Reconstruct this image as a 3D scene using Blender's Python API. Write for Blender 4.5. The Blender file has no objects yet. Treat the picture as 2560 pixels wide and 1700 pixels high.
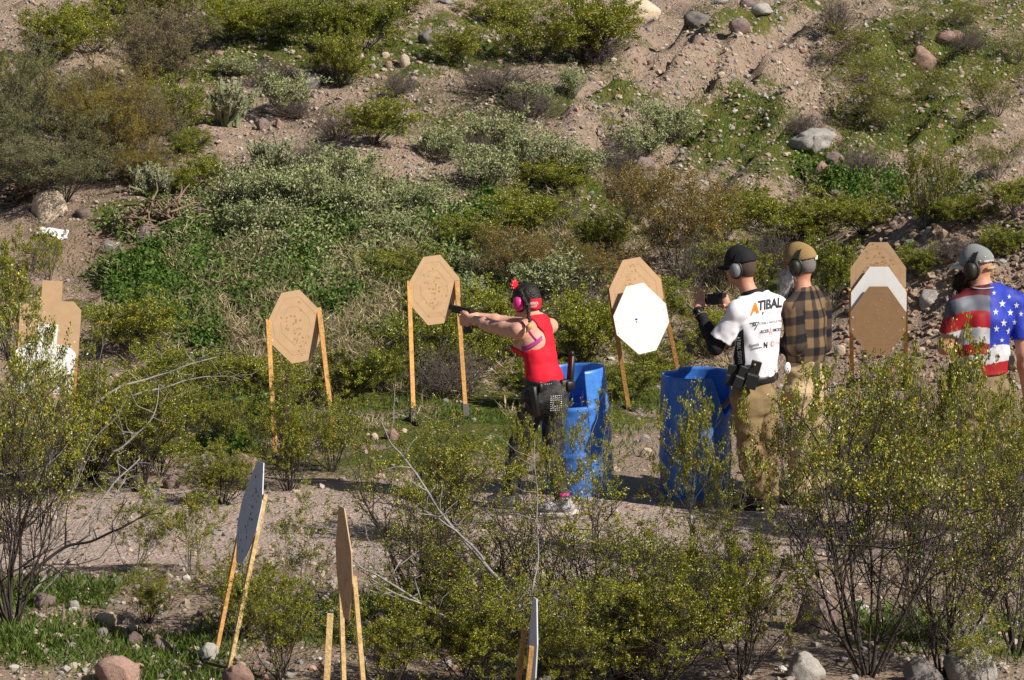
import bpy, bmesh, math, random, time
import numpy as np
from mathutils import Vector
from mathutils.bvhtree import BVHTree

T0 = time.time()
rad = math.radians
# ------------------------------------------------------------------ camera, sky, sun, exposure
SC = bpy.context.scene
COL = SC.collection
CAM_H, FPX = 4.5, 8592.0
PITCH = math.atan2(850 + 346, FPX)
cam_d = bpy.data.cameras.new('camera')
cam = bpy.data.objects.new('camera', cam_d)
COL.objects.link(cam)
cam.location = (0, 0, CAM_H)
cam.rotation_euler = (math.pi / 2 - PITCH, 0, 0)
cam_d.sensor_width = 36.0
cam_d.lens = FPX / 2560 * 36
cam_d.clip_start, cam_d.clip_end = 0.5, 1000
SC.camera = cam

SUN = np.array([0.66, -0.42, 0.0]); SUN /= np.linalg.norm(SUN)
SUN_EL = rad(40)
SUN = np.array([SUN[0] * math.cos(SUN_EL), SUN[1] * math.cos(SUN_EL), math.sin(SUN_EL)])
world = bpy.data.worlds.new('World')
SC.world = world
world.use_nodes = True
wn = world.node_tree
bg = wn.nodes['Background']
sky = wn.nodes.new('ShaderNodeTexSky')
sky.sky_type = 'NISHITA'
sky.sun_disc = False
sky.sun_elevation = SUN_EL
sky.sun_rotation = math.atan2(SUN[0], SUN[1])
wn.links.new(sky.outputs[0], bg.inputs[0])
bg.inputs[1].default_value = 0.05
sl = bpy.data.lights.new('sun', 'SUN')
sl.energy = 5.0
sl.angle = rad(0.5)
sl.color = (1.0, 0.93, 0.82)
so = bpy.data.objects.new('sun', sl)
COL.objects.link(so)
so.rotation_euler = Vector(SUN).to_track_quat('Z', 'Y').to_euler()
so.location = (20, -10, 30)
SC.view_settings.view_transform = 'Standard'
SC.view_settings.look = 'None'
SC.view_settings.exposure = 0.45
SC.view_settings.gamma = 1.0
SC.view_settings.use_curve_mapping = False
SC.cycles.max_bounces = 5
SC.cycles.diffuse_bounces = 3
SC.cycles.transparent_max_bounces = 4

# ------------------------------------------------------------------ maths helpers
FW = np.array([0, math.cos(PITCH), -math.sin(PITCH)])
UP = np.array([0, math.sin(PITCH), math.cos(PITCH)])
CP = np.array([0, 0, CAM_H])
Z = np.array([0, 0, 1.0])

def proj(P):
    q = np.asarray(P, float) - CP
    d = q @ FW
    return np.stack([1280 + FPX * q[..., 0] / d, 850 - FPX * (q @ UP) / d], -1)

def ray(px, py):
    return FW + np.array([1.0, 0, 0]) * (px - 1280) / FPX + UP * (850 - py) / FPX

def at(px, py, Y):                       # point at depth Y seen at that place of the photograph
    r = ray(px, py)
    return CP + r * (Y / r[1])

def nrm(v):
    v = np.asarray(v, float)
    return v / (np.linalg.norm(v, axis=-1, keepdims=True) + 1e-12)

_tab = np.random.RandomState(7).rand(65536).astype(np.float32)

def vn2(x, y, s=0):
    x = np.asarray(x, np.float64) + 311.7 * s + 5000; y = np.asarray(y, np.float64) + 173.3 * s + 5000
    xi = np.floor(x).astype(np.int64); yi = np.floor(y).astype(np.int64)
    fx = x - xi; fy = y - yi
    fx = fx * fx * (3 - 2 * fx); fy = fy * fy * (3 - 2 * fy)
    h = lambda a, b: _tab[(a * 7919 + b * 104729 + (a * b) * 31) & 65535]
    return (h(xi, yi) * (1 - fx) + h(xi + 1, yi) * fx) * (1 - fy) + (h(xi, yi + 1) * (1 - fx) + h(xi + 1, yi + 1) * fx) * fy - 0.5

def vn3(x, y, z, s=0):
    x, y, z = np.broadcast_arrays(x + 91.3 * s + 900, y + 57.7 * s + 900, z + 23.1 * s + 900)
    xi = np.floor(x).astype(np.int32); yi = np.floor(y).astype(np.int32); zi = np.floor(z).astype(np.int32)
    fx = x - xi; fy = y - yi; fz = z - zi
    fx = fx * fx * (3 - 2 * fx); fy = fy * fy * (3 - 2 * fy); fz = fz * fz * (3 - 2 * fz)
    h = lambda a, b, c: _tab[(a * 7919 + b * 10473 + c * 3079 + a * b * 31 + b * c * 17) & 65535]
    a = h(xi, yi, zi) * (1 - fx) + h(xi + 1, yi, zi) * fx
    b = h(xi, yi + 1, zi) * (1 - fx) + h(xi + 1, yi + 1, zi) * fx
    c = h(xi, yi, zi + 1) * (1 - fx) + h(xi + 1, yi, zi + 1) * fx
    d = h(xi, yi + 1, zi + 1) * (1 - fx) + h(xi + 1, yi + 1, zi + 1) * fx
    return (a * (1 - fy) + b * fy) * (1 - fz) + (c * (1 - fy) + d * fy) * fz - 0.5

def sst(a, b, x):
    t = np.clip((x - a) / (b - a), 0, 1)
    return t * t * (3 - 2 * t)

# ------------------------------------------------------------------ object helpers
BASE = {}

def make_mesh(name, V, quads=None, tris=None, col=None, smooth=True):
    V = np.asarray(V, np.float32)
    me = bpy.data.meshes.new(name)
    me.vertices.add(len(V)); me.vertices.foreach_set('co', V.ravel())
    li, st, n = [], [], 0
    if quads is not None and len(quads):
        q = np.asarray(quads, np.int32).reshape(-1, 4); li.append(q.ravel()); st.append(np.arange(len(q)) * 4); n = q.size
    if tris is not None and len(tris):
        t = np.asarray(tris, np.int32).reshape(-1, 3); li.append(t.ravel()); st.append(n + np.arange(len(t)) * 3)
    li = np.concatenate(li); st = np.concatenate(st).astype(np.int32)
    me.loops.add(len(li)); me.loops.foreach_set('vertex_index', li)
    me.polygons.add(len(st)); me.polygons.foreach_set('loop_start', st)
    me.polygons.foreach_set('use_smooth', np.full(len(st), smooth, bool))
    if col is not None:
        a = me.attributes.new('Col', 'FLOAT_COLOR', 'POINT')
        c = np.ones((len(V), 4), np.float32); c[:, :3] = col
        a.data.foreach_set('color', c.ravel())
    me.update(calc_edges=True)
    return me

def tag(o, label=None, cat=None, group=None, kind=None):
    if label: o['label'] = label
    if cat: o['category'] = cat
    if group: o['group'] = group
    if kind: o['kind'] = kind
    return o

def link(name, data, parent=None, loc=None):
    o = bpy.data.objects.new(name, data)
    COL.objects.link(o)
    if parent is not None: o.parent = parent
    if loc is not None: o.location = [float(v) for v in loc]
    return o

def empty(name, base, label=None, cat=None, group=None):
    o = link(name, None, None, base)
    o.empty_display_size = 0.1
    BASE[o] = np.array(base, float)
    return tag(o, label, cat, group)

def part(name, V, mat, parent=None, quads=None, tris=None, col=None, smooth=True, base=None):
    """a mesh given in world coordinates, as a part of parent (or as a top-level thing at base)"""
    b = BASE[parent] if parent is not None else np.asarray(base if base is not None else (0, 0, 0), float)
    me = make_mesh(name, np.asarray(V) - b, quads, tris, col, smooth)
    me.materials.append(mat)
    o = link(name, me, parent, None if parent is not None else b)
    BASE[o] = b
    return o

class MB:                                # collects simple solids as one mesh
    def __init__(s): s.V, s.Q, s.T, s.n = [], [], [], 0
    def add(s, V, q=None, t=None):
        s.V.append(np.asarray(V, float))
        if q is not None and len(q): s.Q.append(np.asarray(q) + s.n)
        if t is not None and len(t): s.T.append(np.asarray(t) + s.n)
        s.n += len(V); return s
    def beam(s, a, b, u, w, h, taper=1.0):          # box from a to b; u = rough direction of its width w
        a = np.asarray(a, float); b = np.asarray(b, float)
        d = nrm(b - a); v = nrm(np.cross(d, u)); u = np.cross(v, d)
        P = []
        for c, k in ((a, 1.0), (b, taper)):
            for su, sv in ((-1, -1), (1, -1), (1, 1), (-1, 1)):
                P.append(c + u * su * w / 2 * k + v * sv * h / 2 * k)
        return s.add(P, [(0, 3, 2, 1), (4, 5, 6, 7), (0, 1, 5, 4), (1, 2, 6, 5), (2, 3, 7, 6), (3, 0, 4, 7)])
    def rbox(s, c, ax, size, ch=0.15):              # box with chamfered edges: octagonal section along axis 2
        X, Y, W = [np.asarray(v, float) for v in ax]
        hx, hy, hz = [v / 2 for v in size]
        cx = ch * min(hx, hy)
        ring = [(-hx + cx, -hy), (hx - cx, -hy), (hx, -hy + cx), (hx, hy - cx), (hx - cx, hy), (-hx + cx, hy), (-hx, hy - cx), (-hx, -hy + cx)]
        P, lv = [], ((-hz, .9), (-hz + cx, 1), (hz - cx, 1), (hz, .9))
        for z, k in lv:
            for x, y in ring: P.append(c + X * x * k + Y * y * k + W * z)
        q = [(8 * l + i, 8 * l + (i + 1) % 8, 8 * l + 8 + (i + 1) % 8, 8 * l + 8 + i) for l in range(3) for i in range(8)]
        n = len(P); P += [c - W * hz, c + W * hz]
        t = [(n, (i + 1) % 8, i) for i in range(8)] + [(n + 1, 24 + i, 24 + (i + 1) % 8) for i in range(8)]
        return s.add(P, q, t)
    def plate(s, pts, nvec, th):                    # convex or star-shaped polygon with thickness
        pts = np.asarray(pts, float); n = len(pts); c = pts.mean(0); nv = np.asarray(nvec) * th / 2
        P = np.r_[pts + nv, pts - nv, [c + nv], [c - nv]]
        q = [(i, n + i, n + (i + 1) % n, (i + 1) % n) for i in range(n)]
        t = [(2 * n, i, (i + 1) % n) for i in range(n)] + [(2 * n + 1, n + (i + 1) % n, n + i) for i in range(n)]
        return s.add(P, q, t)
    def tube(s, pts, r0, r1=None, k=6):
        P = np.asarray(pts, float)[None]
        V, Q = tubes(P, np.array([r0]), np.array([r0 if r1 is None else r1]), k)
        s.add(V, Q)
        n = s.n - len(V); m = P.shape[1]
        s.T.append(np.array([(n, n + i + 1, n + i) for i in range(1, k - 1)] + [(n + (m - 1) * k, n + (m - 1) * k + i, n + (m - 1) * k + i + 1) for i in range(1, k - 1)]))
        return s
    def ball(s, c, r, ax=None, seg=10, rings=6):
        r = np.ones(3) * r
        ax = np.eye(3) if ax is None else np.asarray(ax, float)
        th = np.linspace(0, np.pi, rings + 1)[1:-1]; ph = np.arange(seg) * 2 * np.pi / seg
        d = np.array([[math.sin(t) * math.cos(p), math.sin(t) * math.sin(p), math.cos(t)] for t in th for p in ph] + [[0, 0, 1], [0, 0, -1]])
        P = np.asarray(c) + (d * r) @ ax
        m = len(th)
        q = [(i * seg + j, (i + 1) * seg + j, (i + 1) * seg + (j + 1) % seg, i * seg + (j + 1) % seg) for i in range(m - 1) for j in range(seg)]
        t = [(m * seg, j, (j + 1) % seg) for j in range(seg)] + [(m * seg + 1, (m - 1) * seg + (j + 1) % seg, (m - 1) * seg + j) for j in range(seg)]
        return s.add(P, q, t)
    def out(s, name, mat, parent=None, smooth=False, base=None, col=None):
        V = np.concatenate(s.V)
        return part(name, V, mat, parent, np.concatenate(s.Q) if s.Q else None, np.concatenate(s.T) if s.T else None, col, smooth, base)

def tubes(P, r0, r1, k):
    """P (n,m,3) polylines -> open tubes of k sides tapering from r0 to r1"""
    n, m, _ = P.shape
    T = np.empty_like(P); T[:, 1:-1] = P[:, 2:] - P[:, :-2]; T[:, 0] = P[:, 1] - P[:, 0]; T[:, -1] = P[:, -1] - P[:, -2]
    T = nrm(T)
    ref = np.where(np.abs(T[:, :1, 2:3]) > .8, np.array([1.0, .2, 0]), np.array([0, .1, 1.0]))
    U = nrm(np.cross(T, np.broadcast_to(ref, T.shape))); W = np.cross(T, U)
    r = r0[:, None] + (r1 - r0)[:, None] * np.linspace(0, 1, m)[None]
    a = np.arange(k) * 2 * np.pi / k
    V = P[:, :, None] + r[:, :, None, None] * (U[:, :, None] * np.cos(a)[None, None, :, None] + W[:, :, None] * np.sin(a)[None, None, :, None])
    i = (np.arange(n) * m * k)[:, None, None] + (np.arange(m - 1) * k)[None, :, None]
    j = np.arange(k)[None, None]; j2 = (j + 1) % k
    Q = np.stack([i + j, i + j2, i + k + j2, i + k + j], -1).reshape(-1, 4)
    return V.reshape(-1, 3), Q

# ------------------------------------------------------------------ materials
def mat(name, rgb, rough=.7, spec=.3, var=0.0, vscale=8.0, bump=0.0, bscale=60.0, metallic=0.0, usecol=False, second=None, transl=0.0, objrand=0.0):
    m = bpy.data.materials.new(name); m.use_nodes = True
    t = m.node_tree; N = t.nodes; L = t.links
    b = N['Principled BSDF']
    b.inputs['Roughness'].default_value = rough
    b.inputs['Specular IOR Level'].default_value = spec
    b.inputs['Metallic'].default_value = metallic
    tc = N.new('ShaderNodeTexCoord')
    if usecol:
        a = N.new('ShaderNodeAttribute'); a.attribute_name = 'Col'; src = a.outputs['Color']
    else:
        a = N.new('ShaderNodeRGB'); a.outputs[0].default_value = (*rgb, 1); src = a.outputs[0]
    if var > 0 or second is not None:
        no = N.new('ShaderNodeTexNoise'); no.inputs['Scale'].default_value = vscale; no.inputs['Detail'].default_value = 6; no.inputs['Roughness'].default_value = .65
        L.new(tc.outputs['Object'], no.inputs['Vector'])
        if second is not None:
            mr = N.new('ShaderNodeMapRange'); mr.inputs[1].default_value = .42; mr.inputs[2].default_value = .62
            L.new(no.outputs[0], mr.inputs[0])
            mx = N.new('ShaderNodeMixRGB'); mx.inputs[2].default_value = (*second, 1)
            L.new(mr.outputs[0], mx.inputs[0]); L.new(src, mx.inputs[1]); src = mx.outputs[0]
        if var > 0:
            mr = N.new('ShaderNodeMapRange'); mr.inputs[1].default_value = .25; mr.inputs[2].default_value = .75
            mr.inputs[3].default_value = 1 - var; mr.inputs[4].default_value = 1 + var
            n2 = N.new('ShaderNodeTexNoise'); n2.inputs['Scale'].default_value = vscale * 3.7; n2.inputs['Detail'].default_value = 5
            L.new(tc.outputs['Object'], n2.inputs['Vector']); L.new(n2.outputs[0], mr.inputs[0])
            mx = N.new('ShaderNodeVectorMath'); mx.operation = 'SCALE'
            L.new(src, mx.inputs[0]); L.new(mr.outputs[0], mx.inputs['Scale']); src = mx.outputs[0]
    if objrand > 0:
        oi = N.new('ShaderNodeObjectInfo'); mr = N.new('ShaderNodeMapRange'); mr.inputs[3].default_value = 1 - objrand; mr.inputs[4].default_value = 1 + objrand
        L.new(oi.outputs['Random'], mr.inputs[0])
        mx = N.new('ShaderNodeVectorMath'); mx.operation = 'SCALE'
        L.new(src, mx.inputs[0]); L.new(mr.outputs[0], mx.inputs['Scale']); src = mx.outputs[0]
    L.new(src, b.inputs['Base Color'])
    if bump > 0:
        nb = N.new('ShaderNodeTexNoise'); nb.inputs['Scale'].default_value = bscale; nb.inputs['Detail'].default_value = 6
        L.new(tc.outputs['Object'], nb.inputs['Vector'])
        bp = N.new('ShaderNodeBump'); bp.inputs['Strength'].default_value = bump; bp.inputs['Distance'].default_value = .02
        L.new(nb.outputs[0], bp.inputs['Height']); L.new(bp.outputs[0], b.inputs['Normal'])
    if transl > 0:
        tr = N.new('ShaderNodeBsdfTranslucent'); L.new(src, tr.inputs[0])
        ms = N.new('ShaderNodeMixShader'); ms.inputs[0].default_value = transl
        L.new(b.outputs[0], ms.inputs[1]); L.new(tr.outputs[0], ms.inputs[2])
        L.new(ms.outputs[0], N['Material Output'].inputs[0])
    return m

M = {}
M['leaf'] = mat('creosote_leaf', (0, 0, 0), .36, .55, usecol=True, transl=.2)
M['sage'] = mat('sage_leaf', (0, 0, 0), .8, .15, usecol=True, transl=.15)
M['weed'] = mat('weed_leaf', (0, 0, 0), .6, .25, usecol=True, transl=.3)
M['straw'] = mat('dry_straw', (0, 0, 0), .8, .1, usecol=True, transl=.15)
M['bark'] = mat('grey_bark', (.13, .115, .10), .85, .15, .35, 20, .3, 90)
M['darkbark'] = mat('dark_bark', (.055, .045, .04), .9, .1, .35, 20)
M['deadwood'] = mat('dead_wood', (.27, .25, .23), .85, .15, .3, 18, .3, 90)
M['brownwood'] = mat('weathered_wood', (.20, .145, .10), .9, .1, .35, 15, .4, 70)
M['twig'] = mat('dry_twig', (.125, .10, .09), .9, .1, .3, 12)
M['flower'] = mat('creosote_flower', (0, 0, 0), .6, .2, usecol=True, transl=.25)
M['card'] = mat('cardboard_tan', (.50, .335, .20), .85, .1, .07, 4)
M['cardwhite'] = mat('cardboard_white', (.80, .80, .80), .7, .2, .04, 4)
M['cardgrey'] = mat('cardboard_white_painted_shade', (.50, .53, .60), .75, .15, .05, 4)  # white card in bluish grey, its shaded side painted into the colour
M['carddark'] = mat('cardboard_tan_painted_shade', (.30, .185, .10), .85, .1, .08, 4)  # tan card darkened: a cast shadow put into its colour
M['score'] = mat('score_line', (.465, .31, .185), .9, .1)
M['paster'] = mat('tape_paster', (.43, .255, .11), .7, .2, .2, 20)
M['blackpaster'] = mat('black_paster', (.03, .03, .035), .7, .2)
M['staple'] = mat('white_staple', (.8, .8, .8), .4, .5)
M['pine'] = mat('pine_lath', (.50, .275, .09), .75, .2, .3, 14, .3, 60, second=(.40, .22, .08), objrand=.14)
M['pale_pine'] = mat('pale_pine', (.62, .44, .21), .75, .2, .26, 14, .3, 60, second=(.5, .34, .15), objrand=.1)
M['steel'] = mat('dark_steel', (.03, .028, .028), .6, .4, .2, 20)
M['barrel'] = mat('blue_plastic', (.034, .155, .54), .40, .5, .12, 9, .0, 25, second=(.055, .205, .57))
M['black'] = mat('black_polymer', (.012, .012, .013), .45, .45)
M['screen'] = mat('phone_screen', (.01, .01, .012), .15, .5)
M['skin'] = mat('skin', (.55, .315, .225), .5, .35, .08, 14, .12, 160, second=(.55, .27, .19))
M['skin2'] = mat('skin_tanned', (.50, .265, .175), .5, .35, .1, 14, .15, 160, second=(.50, .215, .14))
M['red'] = mat('red_jersey', (.60, .012, .03), .75, .2, .05, 8)
M['pink'] = mat('hot_pink', (.72, .03, .22), .4, .4)
M['purple'] = mat('purple_strap', (.36, .045, .22), .6, .3)
M['pantsblack'] = mat('black_denim', (.020, .019, .021), .85, .2, .2, 14, .2, 120, second=(.075, .068, .070))
M['khaki'] = mat('khaki_cotton', (.235, .165, .085), .85, .15, .09, 12, .15, 120)
M['sand_cotton'] = mat('sand_cotton', (.42, .32, .19), .85, .15, .08, 12, .15, 120)
M['olive_cotton'] = mat('olive_cotton', (.20, .15, .085), .85, .15, .1, 12, .15, 120)
M['shirtwhite'] = mat('white_jersey', (.78, .77, .82), .7, .2, second=(.70, .69, .76), vscale=14)
M['plaid'] = mat('plaid_flannel', (0, 0, 0), .85, .12, .1, 30, usecol=True)
M['flag'] = mat('flag_jersey', (0, 0, 0), .6, .3, .06, 12, usecol=True)
M['blackcloth'] = mat('black_cloth', (.014, .014, .016), .8, .2)
M['tan_cap'] = mat('tan_cap', (.26, .175, .075), .8, .15, .08, 20)
M['grey_cap'] = mat('grey_cap', (.20, .21, .21), .8, .15, .08, 20)
M['pale_cap'] = mat('pale_cap_trim', (.60, .57, .50), .8, .15, .08, 20)
M['cap_strap'] = mat('tan_cap_strap', (.42, .31, .17), .7, .2)
M['hair'] = mat('dark_hair', (.016, .011, .009), .5, .35, .5, 60, .5, 90)
M['hairtip'] = mat('blond_hair_tip', (.42, .25, .09), .5, .4, .25, 40)
M['shorthair'] = mat('short_brown_hair', (.07, .048, .035), .75, .2, .3, 40)
M['greyhair'] = mat('grey_hair', (.46, .44, .43), .8, .2, .35, 60)
M['shortgrey'] = mat('short_grey_hair', (.16, .145, .14), .8, .2, .4, 60)
M['brownbeard'] = mat('brown_beard', (.035, .018, .010), .8, .2, .35, 60)
M['muffgrey'] = mat('grey_earmuff', (.14, .15, .165), .5, .4)
M['muffolive'] = mat('olive_earmuff', (.022, .022, .015), .5, .4, .2, 30)
M['orange'] = mat('orange_print', (.85, .20, .01), .6, .3)
M['ink'] = mat('black_print', (.02, .022, .03), .6, .3)
M['redink'] = mat('pale_red_print', (.75, .25, .20), .6, .3)
M['greyink'] = mat('grey_print', (.40, .40, .46), .6, .3)
M['white'] = mat('white_print', (.75, .75, .76), .6, .3)
M['starprint'] = mat('star_print', (.46, .47, .52), .6, .3, .2, 30)
M['silver'] = mat('silver_stud', (.7, .7, .7), .3, .5, metallic=.6)
M['shoe'] = mat('grey_shoe', (.36, .35, .36), .7, .3, .1, 20)
M['boot'] = mat('dark_boot', (.05, .04, .033), .8, .2, .2, 20)
M['sole'] = mat('shoe_sole', (.42, .40, .37), .7, .2)
M['pouch'] = mat('olive_pouch', (.12, .105, .05), .85, .15, .15, 20)
M['eye'] = mat('eye_white', (.7, .68, .65), .2, .5)
M['iris'] = mat('eye_iris', (.05, .03, .02), .2, .5)
M['lip'] = mat('lip', (.42, .16, .13), .5, .3)
M['litter'] = mat('white_litter', (.78, .78, .80), .6, .3, .05, 8)
M['gravel'] = mat('gravel', (0, 0, 0), .9, .12, .2, 30, usecol=True)
RK = {'grey': (.235, .21, .20), 'mauve': (.235, .175, .16), 'pink': (.36, .235, .19), 'pale': (.60, .48, .365), 'light': (.40, .37, .34)}
for k, c in RK.items():
    M['rock_' + k] = mat('rock_' + k, c, .9, .12, .28, 5, .6, 26, second=tuple(v * .72 for v in c), objrand=.12)

# ------------------------------------------------------------------ terrain
def blob(px, py, B):
    s = np.zeros(np.shape(px))
    for cx, cy, rx, ry, a in B:
        s = np.maximum(s, a * np.exp(-(((px - cx) / rx) ** 2 + ((py - cy) / ry) ** 2)))
    return s

def ground(x, y):
    x = np.asarray(x, float); y = np.asarray(y, float)
    yf = 29.4 + .5 * np.sin(x * .5 + 1) + vn2(x * .35, y * .1, 3) * 1.2
    u = np.maximum(0, y - yf)
    hill = sst(0, 1.0, u) * .12 + np.where(u < 7, .185 * u, .185 * 7 + .145 * (u - 7))
    far = np.maximum(0, y - 62)
    hill = hill + .02 * far
    hk = sst(0, 3, u)
    n = vn2(x * .45, y * .3, 1) * .5 * hk + vn2(x * 1.3, y * 1.0, 2) * (.035 + .16 * hk) + vn2(x * 3.4, y * 3.0, 4) * (.025 + .10 * hk) + vn2(x * 8, y * 8, 5) * (.012 + .055 * hk)
    # eroded gully bank running diagonally down the right of the hillside
    cx = x - 2.9; cy = y - 40.0
    s = cx * .93 - cy * .37; tt = cx * .37 + cy * .93
    m = np.exp(-(cx / 2.6) ** 4 - (cy / 5.5) ** 4)
    ph_ = (-s * 1.35 + vn2(x * .9, y * .45, 9) * 1.5) % 1.0
    rid = np.where(ph_ < .66, (.66 - ph_) / .66, (ph_ - .66) / .34)
    n = n + m * (-rid * .17 + .08 + vn2(s * 2.4, tt * .6, 13) * .50 + vn2(s * 5.5, tt * 1.9, 14) * .22 + vn2(s * 11, tt * 5, 15) * .07)
    # rubble mound at the right
    md = np.exp(-(((x - 4.75) / 1.6) ** 2 + ((y - 31.3) / 2.6) ** 2) ** 1.2)
    mound = md * (1.12 + vn2(x * 2.6, y * 2.6, 11) * .35 + vn2(x * 7, y * 7, 12) * .13)
    # cut bank along the far side of the wash, low lip along the near grass
    near = sst(15.0, 3.0, y) * 2.9
    lip = sst(21.9, 20.9, y + .35 * np.sin(x * 1.1) + vn2(x * .8, y * .8, 6) * 1.2) * .14
    edge = sst(21.0, 19.5, y) * vn2(x * 1.6, y * 1.6, 8) * .10
    return hill + n + mound + near + lip + edge

def hit(px, py, y0=13.0):
    r = ray(px, py); r = r / r[1]
    t = np.arange(y0, 90, .02)
    P = CP + t[:, None] * r
    k = np.nonzero(P[:, 2] <= ground(P[:, 0], P[:, 1]))[0]
    return P[k[0]] if len(k) else P[-1]

def ppm(p):                              # photograph pixels per metre at a point
    return FPX / ((np.asarray(p) - CP) @ FW)

VEG = [(700, 110, 480, 120, .95), (1080, 110, 330, 120, .9), (1150, 300, 330, 130, .55), (1450, 230, 330, 150, .5), (2350, 130, 330, 150, .95), (1900, 40, 260, 60, .7), (1850, 300, 190, 130, .95), (2050, 420, 330, 110, .7), (2250, 330, 260, 140, .8), (430, 520, 200, 90, .7),
       (800, 640, 480, 160, 1.0), (500, 740, 330, 160, .9), (1200, 800, 420, 180, .8), (900, 960, 460, 140, 1.0), (1250, 1060, 460, 100, 1.0), (1000, 1150, 300, 50, .8), (1800, 700, 300, 150, .7), (640, 1130, 250, 60, .65), (1650, 1000, 250, 90, .6),
       (180, 1480, 260, 60, 1.0), (120, 1600, 260, 70, 1.0), (420, 1640, 240, 90, .85), (850, 1560, 260, 90, .7), (1300, 1620, 400, 90, .6), (2230, 1580, 160, 60, .95), (2560, 1600, 120, 60, .8), (1000, 330, 160, 120, .3), (1450, 520, 300, 120, .7), (200, 1170, 220, 60, .6)]

def veg_at(x, y, z):
    p = proj(np.stack([x, y, z], -1))
    return np.clip(blob(p[..., 0], p[..., 1], VEG), 0, 1), p

def grid_axis(lo, a, b, hi, fine, g=1.25):
    c = list(np.arange(a, b, fine)); s = fine; v = c[-1]
    while v < hi: s *= g; v += s; c.append(v)
    s = fine; v = c[0]
    while v > lo: s *= g; v -= s; c.insert(0, v)
    return np.array(c)

gx = grid_axis(-160, -9.0, 9.0, 160, .065)
gy = grid_axis(-40, 14.5, 54, 220, .085)
GX, GY = np.meshgrid(gx, gy, indexing='ij')
GZ = ground(GX, GY)
vg, _p = veg_at(GX, GY, GZ)
vg = np.where((np.abs(GX) < 9.5) & (GY > 13) & (GY < 56), vg, .45)
vg = np.clip(vg * 1.25 + vn2(GX * 1.1, GY * 1.1, 21) * .9 + vn2(GX * 3.3, GY * 3.3, 22) * .5 - .16, 0, 1)
wash = sst(21.0, 21.9, GY + .35 * np.sin(GX * 1.1)) * sst(25.6, 23.6, GY + vn2(GX * .6, GY * .6, 23) * 1.5)
brown_soil = blob(_p[..., 0], _p[..., 1], [(500, 620, 330, 130, .9), (800, 750, 500, 150, .6), (1050, 1580, 160, 60, .6)]) * (np.abs(GX) < 9.5)  # soil turns dark brown in soft patches
ni, nj = GX.shape
idx = np.arange(ni * nj).reshape(ni, nj)
Q = np.stack([idx[:-1, :-1], idx[1:, :-1], idx[1:, 1:], idx[:-1, 1:]], -1).reshape(-1, 4)
gcol = np.stack([vg, wash, np.clip(brown_soil, 0, 1)], -1).reshape(-1, 3)
gm = bpy.data.materials.new('desert_soil'); gm.use_nodes = True
t = gm.node_tree; N = t.nodes; L = t.links
b = N['Principled BSDF']; b.inputs['Roughness'].default_value = .95; b.inputs['Specular IOR Level'].default_value = .1
tc = N.new('ShaderNodeTexCoord'); at_ = N.new('ShaderNodeAttribute'); at_.attribute_name = 'Col'
sp = N.new('ShaderNodeSeparateColor'); L.new(at_.outputs['Color'], sp.inputs[0])
def noise(sc, de=6, ro=.6):
    n = N.new('ShaderNodeTexNoise'); n.inputs['Scale'].default_value = sc; n.inputs['Detail'].default_value = de; n.inputs['Roughness'].default_value = ro
    L.new(tc.outputs['Object'], n.inputs['Vector']); return n.outputs[0]
def mixc(f, a, c):
    m = N.new('ShaderNodeMixRGB')
    for i, v in ((0, f), (1, a), (2, c)):
        if isinstance(v, tuple): m.inputs[i].default_value = (*v, 1)
        elif isinstance(v, float): m.inputs[i].default_value = v
        else: L.new(v, m.inputs[i])
    return m.outputs[0]
def rng_(s, a, c, lo=0., hi=1.):
    m = N.new('ShaderNodeMapRange'); m.inputs[1].default_value = a; m.inputs[2].default_value = c; m.inputs[3].default_value = lo; m.inputs[4].default_value = hi
    L.new(s, m.inputs[0]); return m.outputs[0]
def math_(op, a, c):
    m = N.new('ShaderNodeMath'); m.operation = op
    for i, v in ((0, a), (1, c)):
        if isinstance(v, float): m.inputs[i].default_value = v
        else: L.new(v, m.inputs[i])
    return m.outputs[0]
soil = mixc(rng_(noise(2.2), .35, .65), (.39, .285, .215), (.31, .232, .18))
soil = mixc(rng_(noise(14), .45, .7), soil, (.42, .325, .25))
soil = mixc(sp.outputs[1], soil, mixc(rng_(noise(7), .4, .65), (.56, .435, .37), (.45, .35, .30)))
soil = mixc(sp.outputs[2], soil, (.20, .115, .07))
vor = N.new('ShaderNodeTexVoronoi'); vor.inputs['Scale'].default_value = 24; L.new(tc.outputs['Object'], vor.inputs['Vector'])
soil = mixc(rng_(vor.outputs['Distance'], .0, .26, .55, .0), soil, mixc(rng_(noise(9), .42, .6), (.26, .235, .215), (.52, .45, .37)))
gn = math_('ADD', sp.outputs[0], math_('MULTIPLY', math_('SUBTRACT', noise(16, 8, .75), .5), 1.5))
soil = mixc(rng_(gn, .42, .62), soil, mixc(rng_(noise(5), .4, .6), (.085, .115, .02), (.15, .145, .04)))
L.new(soil, b.inputs['Base Color'])
bp = N.new('ShaderNodeBump'); bp.inputs['Strength'].default_value = 1.0; bp.inputs['Distance'].default_value = .07
hsum = math_('ADD', noise(20, 8, .7), math_('MULTIPLY', rng_(vor.outputs['Distance'], 0., .4, 1., 0.), .5))
L.new(hsum, bp.inputs['Height']); L.new(bp.outputs[0], b.inputs['Normal'])
g = part('desert_ground', np.stack([GX, GY, GZ], -1).reshape(-1, 3), gm, None, quads=Q, col=gcol)
tag(g, kind='structure')
print('terrain', round(time.time() - T0, 1))

# ------------------------------------------------------------------ rocks and gravel
def ico(sub):
    bm = bmesh.new(); bmesh.ops.create_icosphere(bm, subdivisions=sub, radius=1.0)
    V = np.array([v.co[:] for v in bm.verts]); F = np.array([[v.index for v in f.verts] for f in bm.faces]); bm.free()
    return V, F
IV3, IF3 = ico(4)
IV1, IF1 = ico(1)

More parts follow.
